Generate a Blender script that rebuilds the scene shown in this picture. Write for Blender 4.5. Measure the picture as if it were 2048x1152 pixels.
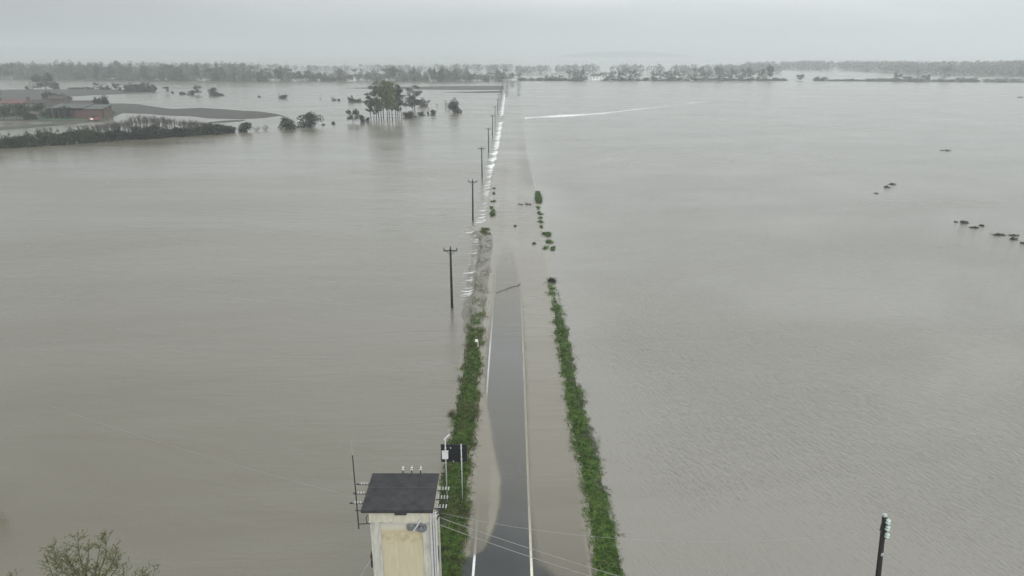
import bpy, math, random
import numpy as np
from mathutils import Vector, noise

for o in list(bpy.data.objects):
    bpy.data.objects.remove(o)
SC = bpy.context.scene
COL = SC.collection
R = math.radians

# ------------------------------------------------------------------ camera
F, PITCH, H = 1400.0, R(18.6), 28.0
CT, ST = math.cos(PITCH), math.sin(PITCH)
cd = bpy.data.cameras.new('camera')
cam = bpy.data.objects.new('camera', cd)
COL.objects.link(cam)
cam.location = (0, 0, H)
cam.rotation_euler = (R(90) - PITCH, 0, 0)
cd.sensor_width = 36.0
cd.lens = F / 2048 * 36.0
cd.clip_start, cd.clip_end = 0.5, 20000
SC.camera = cam

# ------------------------------------------------------------------ world: overcast sky
SUN_EL, SUN_AZ = R(32), R(170)      # azimuth measured from +Y towards +X
w = bpy.data.worlds.new('World')
SC.world = w
w.use_nodes = True
nt = w.node_tree
nt.nodes.clear()
N = nt.nodes.new
L = nt.links.new
out = N('ShaderNodeOutputWorld')
bg = N('ShaderNodeBackground')
bg.inputs['Strength'].default_value = 0.1
sky = N('ShaderNodeTexSky')
sky.sky_type = 'NISHITA'
sky.sun_disc = False
sky.sun_elevation = SUN_EL
sky.sun_rotation = SUN_AZ
sky.dust_density = 6.0
sky.air_density = 1.0
hs = N('ShaderNodeHueSaturation')
hs.inputs['Saturation'].default_value = 0.25
L(sky.outputs[0], hs.inputs['Color'])
# the cloud deck: paler overhead, blotched by noise, covers most of the clear sky
tc = N('ShaderNodeTexCoord')
sep = N('ShaderNodeSeparateXYZ')
L(tc.outputs['Generated'], sep.inputs[0])
rampc = N('ShaderNodeValToRGB')
el = rampc.color_ramp.elements
el[0].position, el[0].color = 0.0, (.38, .38, .38, 1)
el[1].position, el[1].color = 1.0, (.90, .90, .90, 1)
for p_, c_ in ((.03, .46), (.075, .64), (.16, .84), (.40, .90)):
    q = el.new(p_)
    q.color = (c_, c_, c_, 1)
L(sep.outputs['Z'], rampc.inputs['Fac'])
ramp = N('ShaderNodeMath')
ramp.operation = 'MULTIPLY'
ramp.inputs[1].default_value = 15.4
L(rampc.outputs['Color'], ramp.inputs[0])
mp = N('ShaderNodeMapping')
mp.inputs['Scale'].default_value = (1.6, 1.6, 9.0)
L(tc.outputs['Generated'], mp.inputs['Vector'])
ns = N('ShaderNodeTexNoise')
ns.inputs['Scale'].default_value = 1.7
ns.inputs['Detail'].default_value = 5
ns.inputs['Roughness'].default_value = 0.5
ns.inputs['Distortion'].default_value = 0.3
L(mp.outputs[0], ns.inputs['Vector'])
nr = N('ShaderNodeMapRange')
nr.inputs['From Min'].default_value = 0.3
nr.inputs['From Max'].default_value = 0.7
nr.inputs['To Min'].default_value = 0.88
nr.inputs['To Max'].default_value = 1.12
L(ns.outputs['Fac'], nr.inputs['Value'])
mm = N('ShaderNodeMath')
mm.operation = 'MULTIPLY'
L(ramp.outputs[0], mm.inputs[0])
L(nr.outputs[0], mm.inputs[1])
az = N('ShaderNodeMapRange')
az.inputs['From Min'].default_value = -0.55
az.inputs['From Max'].default_value = 0.05
az.inputs['To Min'].default_value = 0.60
az.inputs['To Max'].default_value = 1.05
L(sep.outputs['X'], az.inputs['Value'])
ay = N('ShaderNodeMapRange')
ay.inputs['From Min'].default_value = 0.5
ay.inputs['From Max'].default_value = -0.7
ay.inputs['To Min'].default_value = 1.0
ay.inputs['To Max'].default_value = 1.25
L(sep.outputs['Y'], ay.inputs['Value'])
m_a = N('ShaderNodeMath')
m_a.operation = 'MULTIPLY'
L(az.outputs[0], m_a.inputs[0])
L(ay.outputs[0], m_a.inputs[1])
m_b = N('ShaderNodeMath')
m_b.operation = 'MULTIPLY'
L(mm.outputs[0], m_b.inputs[0])
L(m_a.outputs[0], m_b.inputs[1])
mm = m_b
cc = N('ShaderNodeMix')
cc.data_type = 'RGBA'
cc.blend_type = 'MULTIPLY'
cc.inputs['Factor'].default_value = 1.0
L(mm.outputs[0], cc.inputs['A'])
cc.inputs['B'].default_value = (0.945, 1.0, 1.02, 1)
mx = N('ShaderNodeMix')
mx.data_type = 'RGBA'
mx.inputs['Factor'].default_value = 0.85
L(hs.outputs[0], mx.inputs['A'])
L(cc.outputs['Result'], mx.inputs['B'])
L(mx.outputs['Result'], bg.inputs['Color'])
L(bg.outputs[0], out.inputs[0])

# ------------------------------------------------------------------ sun behind cloud
sd = bpy.data.lights.new('sun', 'SUN')
sd.energy = 1.0
sd.angle = R(60)
sd.color = (1.0, 0.96, 0.9)
sun = bpy.data.objects.new('sun', sd)
COL.objects.link(sun)
sdir = Vector((math.sin(SUN_AZ) * math.cos(SUN_EL), math.cos(SUN_AZ) * math.cos(SUN_EL), math.sin(SUN_EL)))
sun.rotation_euler = sdir.to_track_quat('Z', 'Y').to_euler()
sun.location = (0, 0, 60)

vs = SC.view_settings
vs.view_transform = 'Standard'
vs.look = 'None'
vs.gamma = 1
vs.exposure = 0.0
SC.render.engine = 'CYCLES'
cy = SC.cycles
cy.max_bounces = 8
cy.diffuse_bounces = 3
cy.glossy_bounces = 3
cy.transparent_max_bounces = 12
cy.volume_bounces = 2
cy.use_denoising = True
cy.sample_clamp_indirect = 4

# ------------------------------------------------------------------ measuring: a pixel of the photo to a point of the place
ZL, ZR = -0.45, 0.0     # water left of the road, water right of the road


def ray(u, v):
    a, b = (u - 1024) / F, -(v - 576) / F
    return Vector((a, CT + b * ST, -ST + b * CT))


def at(u, v, z=0.0):
    d = ray(u, v)
    t = (z - H) / d.z
    return Vector((0, 0, H)) + d * t


def at_depth(u, v, t):
    return Vector((0, 0, H)) + ray(u, v) * t


def depth(p):
    return p.y * CT + (H - p.z) * ST


def at_y(u, v, y):
    d = ray(u, v)
    return Vector((0, 0, H)) + d * (y / d.y)


def row_y(v, z=0.0):
    return at(1024, v, z).y


# ------------------------------------------------------------------ materials
def principled(name):
    m = bpy.data.materials.new(name)
    m.use_nodes = True
    b = m.node_tree.nodes['Principled BSDF']
    return m, m.node_tree, b


def mat(name, col, rough=0.7, var=0.25, scale=3.0, bump=0.0, col2=None, metal=0.0, stretch=(1, 1, 1), detail=6):
    m, t, b = principled(name)
    n, l = t.nodes.new, t.links.new
    tc = n('ShaderNodeTexCoord')
    mp = n('ShaderNodeMapping')
    mp.inputs['Scale'].default_value = stretch
    l(tc.outputs['Object'], mp.inputs['Vector'])
    ns = n('ShaderNodeTexNoise')
    ns.inputs['Scale'].default_value = scale
    ns.inputs['Detail'].default_value = detail
    ns.inputs['Roughness'].default_value = 0.65
    l(mp.outputs[0], ns.inputs['Vector'])
    cr = n('ShaderNodeValToRGB')
    a = [max(0, c * (1 - var)) for c in col]
    d = [min(1, c * (1 + var)) for c in (col2 or col)]
    cr.color_ramp.elements[0].position = 0.3
    cr.color_ramp.elements[1].position = 0.7
    cr.color_ramp.elements[0].color = (*a, 1)
    cr.color_ramp.elements[1].color = (*d, 1)
    l(ns.outputs['Fac'], cr.inputs['Fac'])
    l(cr.outputs['Color'], b.inputs['Base Color'])
    b.inputs['Roughness'].default_value = rough
    b.inputs['Metallic'].default_value = metal
    if bump:
        bp = n('ShaderNodeBump')
        bp.inputs['Strength'].default_value = 0.6
        bp.inputs['Distance'].default_value = bump
        l(ns.outputs['Fac'], bp.inputs['Height'])
        l(bp.outputs[0], b.inputs['Normal'])
    return m


def leaf_mat(name, dark, light, trans=0.25, scale=5.0, share=0.5):
    """Leaves: each leaf or clump its own shade of the range, a little light passes through."""
    m, t, b = principled(name)
    n, l = t.nodes.new, t.links.new
    g = n('ShaderNodeNewGeometry')
    oi = n('ShaderNodeObjectInfo')
    tc = n('ShaderNodeTexCoord')
    ns = n('ShaderNodeTexNoise')
    ns.inputs['Scale'].default_value = scale
    ns.inputs['Detail'].default_value = 3
    nst = n('ShaderNodeMapRange')
    nst.inputs['From Min'].default_value = 0.3
    nst.inputs['From Max'].default_value = 0.7
    l(tc.outputs['Object'], ns.inputs['Vector'])
    l(ns.outputs['Fac'], nst.inputs['Value'])
    ml = n('ShaderNodeMix')
    ml.inputs['Factor'].default_value = share
    l(g.outputs['Random Per Island'], ml.inputs['A'])
    l(nst.outputs[0], ml.inputs['B'])
    cr = n('ShaderNodeValToRGB')
    cr.color_ramp.elements[0].position = 0.2
    cr.color_ramp.elements[1].position = 0.8
    cr.color_ramp.elements[0].color = (*dark, 1)
    cr.color_ramp.elements[1].color = (*light, 1)
    l(ml.outputs[0], cr.inputs['Fac'])
    hs = n('ShaderNodeHueSaturation')
    l(cr.outputs['Color'], hs.inputs['Color'])
    mr = n('ShaderNodeMapRange')
    mr.inputs['To Min'].default_value = 0.75
    mr.inputs['To Max'].default_value = 1.25
    l(oi.outputs['Random'], mr.inputs['Value'])
    l(mr.outputs[0], hs.inputs['Value'])
    l(hs.outputs['Color'], b.inputs['Base Color'])
    b.inputs['Roughness'].default_value = 0.65
    b.inputs['Specular IOR Level'].default_value = 0.25
    tr = n('ShaderNodeBsdfTranslucent')
    l(hs.outputs['Color'], tr.inputs['Color'])
    mx = n('ShaderNodeMixShader')
    mx.inputs[0].default_value = trans
    l(b.outputs[0], mx.inputs[1])
    l(tr.outputs[0], mx.inputs[2])
    l(mx.outputs[0], t.nodes['Material Output'].inputs['Surface'])
    return m


MUD_L = ((0.122, 0.106, 0.073), (0.146, 0.130, 0.096))
MUD_R = ((0.125, 0.108, 0.076), (0.150, 0.133, 0.100))


def water_nodes(t, b, mud, ripple=1.0, streak=1.0, ior=1.6):
    MUD, MUD2 = mud
    """Silt-laden water: mud colour that drifts in wide swirls, a smooth skin, ripples the wind raises in patches."""
    n, l = t.nodes.new, t.links.new
    tc = n('ShaderNodeTexCoord')
    P = tc.outputs['Object']

    def noise_tex(scale, stretch, rot=0.0, detail=3, dist=0.0, rough=0.5):
        mp = n('ShaderNodeMapping')
        mp.vector_type = 'TEXTURE'
        mp.inputs['Rotation'].default_value = (0, 0, rot)
        mp.inputs['Scale'].default_value = stretch
        l(P, mp.inputs['Vector'])
        x = n('ShaderNodeTexNoise')
        x.inputs['Scale'].default_value = scale
        x.inputs['Detail'].default_value = detail
        x.inputs['Distortion'].default_value = dist
        x.inputs['Roughness'].default_value = rough
        l(mp.outputs[0], x.inputs['Vector'])
        return x.outputs['Fac']

    def rng(v, a, c, d, e):
        x = n('ShaderNodeMapRange')
        x.inputs['From Min'].default_value = a
        x.inputs['From Max'].default_value = c
        x.inputs['To Min'].default_value = d
        x.inputs['To Max'].default_value = e
        l(v, x.inputs['Value'])
        return x.outputs[0]

    def math_(op, a, c):
        x = n('ShaderNodeMath')
        x.operation = op
        for i, q in enumerate((a, c)):
            if isinstance(q, (int, float)):
                x.inputs[i].default_value = q
            else:
                l(q, x.inputs[i])
        return x.outputs[0]

    sw = noise_tex(1.0, (60, 16, 10), 0.15, 6, 0.9, 0.6)
    cr = n('ShaderNodeValToRGB')
    cr.color_ramp.elements[0].position = 0.33
    cr.color_ramp.elements[1].position = 0.67
    cr.color_ramp.elements[0].color = (*MUD, 1)
    cr.color_ramp.elements[1].color = (*MUD2, 1)
    l(sw, cr.inputs['Fac'])
    l(cr.outputs['Color'], b.inputs['Base Color'])
    b.inputs['IOR'].default_value = ior
    rg = noise_tex(1.0, (90, 25, 10), -0.1, 4, 0.6)
    l(rng(rg, 0.35, 0.65, 0.16, 0.28), b.inputs['Roughness'])
    # ripples: long crests about a hand's width apart, in wind patches
    rp = noise_tex(1.0, (0.19, 0.62, 1), R(20), 3, 0.8)
    patch = noise_tex(1.0, (26, 18, 10), 0.3, 3, 0.4)
    sx = n('ShaderNodeSeparateXYZ')
    l(P, sx.inputs[0])
    lee = rng(sx.outputs['X'], 3.0, 12.0, 0.15, 1.0)
    pm = math_('MULTIPLY', rng(patch, 0.35, 0.62, 0.45, 1.0), lee)
    h1 = math_('MULTIPLY', math_('MULTIPLY', rp, pm), 0.18 * ripple)
    # current: flat streaks drawn out along x, boils and eddies
    st = noise_tex(1.0, (7.0, 0.9, 1), 0.06, 4, 1.2)
    turb = math_('MULTIPLY', rng(sx.outputs['X'], -70.0, -9.0, 0.3, 2.6), rng(sx.outputs['X'], 20.0, 0.0, 0.4, 1.0))
    h2 = math_('MULTIPLY', math_('MULTIPLY', math_('MULTIPLY', st, rng(sw, 0.4, 0.65, 0.25, 1.0)), turb), 0.020 * streak)
    bg_ = noise_tex(1.0, (16, 5, 1), -0.1, 3, 1.5)
    h3 = math_('MULTIPLY', bg_, 0.055 * streak)
    hh = math_('ADD', math_('ADD', h1, h2), h3)
    bp = n('ShaderNodeBump')
    bp.inputs['Strength'].default_value = 1.0
    bp.inputs['Distance'].default_value = 1.0
    l(hh, bp.inputs['Height'])
    l(bp.outputs[0], b.inputs['Normal'])


M = {}
m, t, b = principled('flood_water')
water_nodes(t, b, MUD_L, 0.6, 2.4, 1.75)
M['water_left'] = m
m, t, b = principled('flood_water_right')
water_nodes(t, b, MUD_R, 0.8, 0.7, 2.15)
M['water_right'] = m
m, t, b = principled('overflow_water')
water_nodes(t, b, ((0.182, 0.160, 0.120), (0.214, 0.192, 0.152)), 0.08, 2.2, 1.5)
n, l = t.nodes.new, t.links.new
av = n('ShaderNodeAttribute')
av.attribute_name = 'clear'
sa = n('ShaderNodeAttribute')
sa.attribute_name = 'silt'
bc = b.inputs['Base Color'].links[0].from_socket
sm_ = n('ShaderNodeMix')
sm_.data_type = 'RGBA'
l(sa.outputs['Fac'], sm_.inputs['Factor'])
l(bc, sm_.inputs['A'])
sm_.inputs['B'].default_value = (0.105, 0.084, 0.056, 1)
l(sm_.outputs['Result'], b.inputs['Base Color'])
tr = n('ShaderNodeBsdfTransparent')
mx = n('ShaderNodeMixShader')
l(av.outputs['Fac'], mx.inputs[0])
l(b.outputs[0], mx.inputs[1])
l(tr.outputs[0], mx.inputs[2])
l(mx.outputs[0], t.nodes['Material Output'].inputs['Surface'])
M['film'] = m

# asphalt: dark, wet and shiny where the water stands on it
m, t, b = principled('asphalt')
n, l = t.nodes.new, t.links.new
tc = n('ShaderNodeTexCoord')
ns = n('ShaderNodeTexNoise')
ns.inputs['Scale'].default_value = 60
ns.inputs['Detail'].default_value = 4
l(tc.outputs['Object'], ns.inputs['Vector'])
n2 = n('ShaderNodeTexNoise')
n2.inputs['Scale'].default_value = 0.25
n2.inputs['Detail'].default_value = 5
l(tc.outputs['Object'], n2.inputs['Vector'])
cr = n('ShaderNodeValToRGB')
cr.color_ramp.elements[0].position = 0.3
cr.color_ramp.elements[1].position = 0.75
cr.color_ramp.elements[0].color = (0.030, 0.032, 0.032, 1)
cr.color_ramp.elements[1].color = (0.050, 0.053, 0.053, 1)
l(n2.outputs['Fac'], cr.inputs['Fac'])
l(cr.outputs['Color'], b.inputs['Base Color'])
sx = n('ShaderNodeSeparateXYZ')
l(tc.outputs['Object'], sx.inputs[0])
mr = n('ShaderNodeMapRange')
mr.inputs['From Min'].default_value = 33
mr.inputs['From Max'].default_value = 39
mr.inputs['To Min'].default_value = 0.5
mr.inputs['To Max'].default_value = 0.12
l(sx.outputs['Y'], mr.inputs['Value'])
l(mr.outputs[0], b.inputs['Roughness'])
cw = n('ShaderNodeMapRange')
cw.inputs['From Min'].default_value = 34
cw.inputs['From Max'].default_value = 48
l(sx.outputs['Y'], cw.inputs['Value'])
l(cw.outputs[0], b.inputs['Coat Weight'])
b.inputs['Coat Roughness'].default_value = 0.06
b.inputs['Coat IOR'].default_value = 1.45
M['asphalt'] = m

M['paint'] = mat('road_paint', (0.70, 0.70, 0.67), 0.4, 0.1, 6)
M['paint_cream'] = mat('old_road_paint', (0.66, 0.62, 0.50), 0.4, 0.1, 4)
M['foam'] = mat('white_water', (0.62, 0.62, 0.60), 0.8, 0.22, 1.5)
M['ground'] = mat('ground', (0.16, 0.13, 0.10), 0.95, 0.3, 0.3)
M['shore'] = mat('drowned_shoulder', (0.075, 0.068, 0.048), 0.95, 0.35, 1.5, 0.03)
M['bank'] = mat('bank', (0.022, 0.036, 0.012), 0.95, 0.35, 1.2, 0.05, (0.045, 0.055, 0.022))
M['field'] = mat('field', (0.044, 0.041, 0.033), 0.95, 0.35, 0.08, 0.1, stretch=(0.3, 3, 1))
M['field_green'] = mat('field_green', (0.046, 0.052, 0.034), 0.95, 0.35, 0.06, 0.1)
M['lawn'] = mat('lawn', (0.05, 0.11, 0.05), 0.95, 0.3, 0.2, 0.05)
M['hill'] = mat('hill', (0.055, 0.07, 0.05), 1.0, 0.35, 0.02)
M['bark'] = mat('bark', (0.075, 0.065, 0.055), 0.9, 0.3, 4, 0.02, stretch=(1, 1, 0.2))
M['dark_bark'] = mat('dark_bark', (0.026, 0.024, 0.020), 0.95, 0.3, 4)
M['twig'] = mat('twig', (0.075, 0.066, 0.056), 0.9, 0.25, 2)
M['budtwig'] = mat('budding_twig', (0.095, 0.094, 0.052), 0.9, 0.3, 4)
M['leaf_dark'] = leaf_mat('leaf_dark', (0.009, 0.014, 0.007), (0.036, 0.048, 0.023))
M['leaf_mid'] = leaf_mat('leaf_mid', (0.015, 0.023, 0.011), (0.058, 0.074, 0.034))
M['leaf_olive'] = leaf_mat('leaf_olive', (0.050, 0.062, 0.024), (0.165, 0.180, 0.066))
M['leaf_far_hazed'] = leaf_mat('leaf_far_hazed', (0.095, 0.102, 0.090), (0.210, 0.215, 0.190))  # distant foliage paled in its colour, in place of thicker haze
M['leaf_brown'] = leaf_mat('leaf_brown', (0.060, 0.055, 0.040), (0.13, 0.115, 0.08))
M['leaf_bud'] = leaf_mat('leaf_bud', (0.095, 0.105, 0.040), (0.20, 0.20, 0.08), 0.35)
M['grass'] = leaf_mat('grass_blade', (0.030, 0.064, 0.012), (0.150, 0.240, 0.056), 0.35, 2.6, 0.65)
M['grass_olive'] = leaf_mat('grass_olive', (0.050, 0.072, 0.018), (0.155, 0.205, 0.058), 0.35, 2.6, 0.65)
M['grass_pale'] = leaf_mat('pale_dead_grass', (0.065, 0.080, 0.045), (0.170, 0.185, 0.125), 0.3, 2.6, 0.6)
M['weed'] = leaf_mat('dead_weed', (0.050, 0.042, 0.022), (0.120, 0.100, 0.055), 0.2)
M['debris'] = mat('wet_debris', (0.062, 0.058, 0.044), 0.85, 0.4, 3)
M['plaster'] = mat('plaster', (0.42, 0.40, 0.325), 0.9, 0.14, 1.6, 0.006, (0.47, 0.45, 0.37), stretch=(2.5, 2.5, .5))
M['pilaster'] = mat('pale_plaster', (0.40, 0.395, 0.355), 0.9, 0.3, 2.0, 0.006, stretch=(2.5, 2.5, .45))
M['roof_slab'] = mat('bitumen_roof', (0.021, 0.021, 0.023), 0.85, 0.30, 2.2, 0.01, (0.032, 0.032, 0.034))
M['dark_metal'] = mat('dark_metal', (0.030, 0.030, 0.032), 0.6, 0.3, 3)
M['galv'] = mat('galvanised_steel', (0.42, 0.45, 0.44), 0.45, 0.12, 4, metal=0.35)
M['porcelain'] = mat('porcelain', (0.50, 0.50, 0.48), 0.25, 0.15, 9)
M['glass_ins'] = mat('insulator_glass', (0.40, 0.50, 0.46), 0.12, 0.15, 6)
M['board'] = mat('sign_back', (0.010, 0.012, 0.014), 0.5, 0.2, 3)
M['box_white'] = mat('box_white', (0.62, 0.63, 0.66), 0.4, 0.05, 3)
M['conduit'] = mat('conduit', (0.46, 0.46, 0.46), 0.5, 0.15, 2)
M['cable'] = mat('cable_sheath', (0.16, 0.17, 0.18), 0.5, 0.2, 4)
M['wire'] = mat('bare_wire', (0.27, 0.27, 0.26), 0.4, 0.1, 4)
M['pole_wood'] = mat('pole_wood', (0.014, 0.011, 0.010), 0.9, 0.4, 3, 0.006, stretch=(3, 3, 0.25))
M['far_pole'] = mat('far_pole', (0.013, 0.014, 0.014), 0.9, 0.3, 2)
M['roof_red'] = mat('clay_tiles', (0.125, 0.055, 0.052), 0.85, 0.2, 0.8)
M['roof_brown'] = mat('old_tiles', (0.052, 0.038, 0.036), 0.9, 0.25, 0.8)
M['roof_grey'] = mat('fibre_roof', (0.078, 0.088, 0.080), 0.8, 0.15, 0.5)
M['wall_farm'] = mat('farm_wall', (0.13, 0.112, 0.095), 0.9, 0.2, 0.6)
M['wall_brick'] = mat('brick_wall', (0.095, 0.066, 0.055), 0.9, 0.2, 0.8)
M['red_panel'] = mat('red_panel', (0.085, 0.042, 0.038), 0.7, 0.15, 0.6)
M['bay_shade'] = mat('painted_bay_shade', (0.02, 0.022, 0.022), 0.9, 0.3, 1)
M['red_paint'] = mat('red_paint', (0.26, 0.045, 0.03), 0.35, 0.1, 2)
M['white_paint'] = mat('white_paint', (0.78, 0.78, 0.76), 0.4, 0.05, 2)
M['tyre'] = mat('tyre', (0.025, 0.025, 0.025), 0.9, 0.2, 3)
M['pane'] = mat('window_pane', (0.03, 0.035, 0.04), 0.15, 0.2, 2)

# stained cream field of the tower wall: ochre bleed under the ledge, rain streaks
m, t, b = principled('stained_plaster')
n, l = t.nodes.new, t.links.new
tc = n('ShaderNodeTexCoord')
sx = n('ShaderNodeSeparateXYZ')
l(tc.outputs['Object'], sx.inputs[0])
ns = n('ShaderNodeTexNoise')
ns.inputs['Scale'].default_value = 3.2
ns.inputs['Detail'].default_value = 8
ns.inputs['Roughness'].default_value = 0.7
l(tc.outputs['Object'], ns.inputs['Vector'])
mp = n('ShaderNodeMapping')
mp.inputs['Scale'].default_value = (6, 6, 0.7)
l(tc.outputs['Object'], mp.inputs['Vector'])
n2 = n('ShaderNodeTexNoise')
n2.inputs['Scale'].default_value = 1.5
n2.inputs['Detail'].default_value = 6
l(mp.outputs[0], n2.inputs['Vector'])
cr = n('ShaderNodeValToRGB')
cr.color_ramp.elements[0].position = 0.3
cr.color_ramp.elements[1].position = 0.7
cr.color_ramp.elements[0].color = (0.42, 0.375, 0.255, 1)
cr.color_ramp.elements[1].color = (0.47, 0.435, 0.315, 1)
l(n2.outputs['Fac'], cr.inputs['Fac'])
band = n('ShaderNodeValToRGB')            # where the ochre bleed sits, by height
e = band.color_ramp.elements
e[0].position, e[0].color = 0.0, (0, 0, 0, 1)
e[1].position, e[1].color = 1.0, (0, 0, 0, 1)
for p_, c_ in ((0.70, 0.0), (0.755, 1.0), (0.80, 0.75), (0.86, 0.0)):
    q = e.new(p_)
    q.color = (c_, c_, c_, 1)
hz = n('ShaderNodeMath')
hz.operation = 'DIVIDE'
hz.inputs[1].default_value = 7.0
l(sx.outputs['Z'], hz.inputs[0])
l(hz.outputs[0], band.inputs['Fac'])
nm = n('ShaderNodeMapRange')
nm.inputs['From Min'].default_value = 0.42
nm.inputs['From Max'].default_value = 0.62
l(ns.outputs['Fac'], nm.inputs['Value'])
mu = n('ShaderNodeMath')
mu.operation = 'MULTIPLY'
l(band.outputs['Color'], mu.inputs[0])
l(nm.outputs[0], mu.inputs[1])
mx = n('ShaderNodeMix')
mx.data_type = 'RGBA'
l(mu.outputs[0], mx.inputs['Factor'])
l(cr.outputs['Color'], mx.inputs['A'])
mx.inputs['B'].default_value = (0.34, 0.265, 0.145, 1)
top = n('ShaderNodeMapRange')             # pale repainted strip at the top
top.inputs['From Min'].default_value = 5.75
top.inputs['From Max'].default_value = 5.95
l(sx.outputs['Z'], top.inputs['Value'])
m2 = n('ShaderNodeMix')
m2.data_type = 'RGBA'
l(top.outputs[0], m2.inputs['Factor'])
l(mx.outputs['Result'], m2.inputs['A'])
m2.inputs['B'].default_value = (0.46, 0.445, 0.375, 1)
l(m2.outputs['Result'], b.inputs['Base Color'])
b.inputs['Roughness'].default_value = 0.9
M['stained'] = m


# ------------------------------------------------------------------ mesh collecting
class MB:
    def __init__(s):
        s.v, s.f = [], []

    def add(s, vs, fs):
        k = len(s.v)
        s.v += [tuple(x) for x in vs]
        s.f += [tuple(i + k for i in q) for q in fs]

    def box(s, a, c):
        (x0, y0, z0), (x1, y1, z1) = a, c
        s.add([(x0, y0, z0), (x1, y0, z0), (x1, y1, z0), (x0, y1, z0), (x0, y0, z1), (x1, y0, z1), (x1, y1, z1), (x0, y1, z1)],
              [(3, 2, 1, 0), (4, 5, 6, 7), (0, 1, 5, 4), (1, 2, 6, 5), (2, 3, 7, 6), (3, 0, 4, 7)])

    def tube(s, pts, rad, n=6, cap=True):
        pts = [Vector(p) for p in pts]
        if not hasattr(rad, '__len__'):
            rad = [rad] * len(pts)
        k0 = len(s.v)
        for i, p in enumerate(pts):
            d = (pts[min(i + 1, len(pts) - 1)] - pts[max(i - 1, 0)])
            d = d.normalized() if d.length > 1e-9 else Vector((0, 0, 1))
            a = d.cross(Vector((0.31, 0.95, 0.05)) if abs(d.y) < 0.9 else Vector((1, 0, 0))).normalized()
            c = d.cross(a)
            for j in range(n):
                q = 2 * math.pi * j / n
                s.v.append(tuple(p + (a * math.cos(q) + c * math.sin(q)) * rad[i]))
        for i in range(len(pts) - 1):
            for j in range(n):
                s.f.append((k0 + i * n + j, k0 + i * n + (j + 1) % n, k0 + (i + 1) * n + (j + 1) % n, k0 + (i + 1) * n + j))
        if cap:
            s.f.append(tuple(k0 + j for j in range(n))[::-1])
            s.f.append(tuple(k0 + (len(pts) - 1) * n + j for j in range(n)))

    def lathe(s, base, axis, prof, n=10):
        base, axis = Vector(base), Vector(axis).normalized()
        s.tube([base + axis * (h + 1e-4 * i) for i, (r, h) in enumerate(prof)], [max(r, 1e-3) for r, h in prof], n)

    def build(s, name, material, parent=None, smooth=False):
        me = bpy.data.meshes.new(name)
        me.from_pydata(s.v, [], s.f)
        me.update()
        return link(name, me, material, parent, smooth)


def link(name, me, material, parent=None, smooth=False):
    if material is not None and not me.materials:
        me.materials.append(material)
    if smooth:
        me.polygons.foreach_set('use_smooth', [True] * len(me.polygons))
    o = bpy.data.objects.new(name, me)
    COL.objects.link(o)
    if parent is not None:
        o.parent = parent
    return o


def np_mesh(name, verts, quads):
    me = bpy.data.meshes.new(name)
    me.from_pydata(verts.tolist() if hasattr(verts, 'tolist') else verts, [], quads.tolist() if hasattr(quads, 'tolist') else quads)
    me.update()
    return me


def thing(name, label, cat, loc=(0, 0, 0), group=None):
    o = bpy.data.objects.new(name, None)
    COL.objects.link(o)
    o.location = loc
    o.empty_display_size = 0.3
    return tag(o, label, cat, group)


def tag(o, label, cat, group=None):
    o['label'], o['category'] = label, cat
    if group:
        o['group'] = group
    return o


def setting(o, kind='structure', label=None):
    o['kind'] = kind
    if label:
        o['label'] = label
    return o


def leaf_quads(c, size, rng, flat=0.0):
    """Diamond leaves or leaf clumps at points c (N,3)."""
    n_ = len(c)
    size = np.broadcast_to(np.asarray(size, float), (n_,))
    a = rng.normal(size=(n_, 3))
    a[:, 2] *= 1 - flat
    a /= np.linalg.norm(a, axis=1)[:, None]
    b_ = np.cross(a, rng.normal(size=(n_, 3)))
    b_ /= np.linalg.norm(b_, axis=1)[:, None] + 1e-9
    s1 = (size * rng.uniform(0.6, 1.3, n_))[:, None]
    s2 = (size * rng.uniform(0.4, 0.8, n_))[:, None]
    v = np.stack([c + a * s1, c + b_ * s2, c - a * s1, c - b_ * s2], 1).reshape(-1, 3)
    return v, np.arange(n_ * 4).reshape(-1, 4)


def lobes_cloud(rng, lobes, n_, hollow=0.55):
    """Points through a crown made of lobes (x, y, z, rx, ry, rz), thicker towards each lobe's skin."""
    wt = np.array([l_[3] * l_[4] * l_[5] for l_ in lobes]) ** 0.7
    k = rng.choice(len(lobes), n_, p=wt / wt.sum())
    d = rng.normal(size=(n_, 3))
    d /= np.linalg.norm(d, axis=1)[:, None]
    r = rng.uniform(hollow ** 2, 1.08, n_) ** 0.5
    lo = np.array(lobes)[k]
    return lo[:, :3] + d * r[:, None] * lo[:, 3:]


# unit plants: height 1, width about 1, scaled to each place
UNIT = {}


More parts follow.
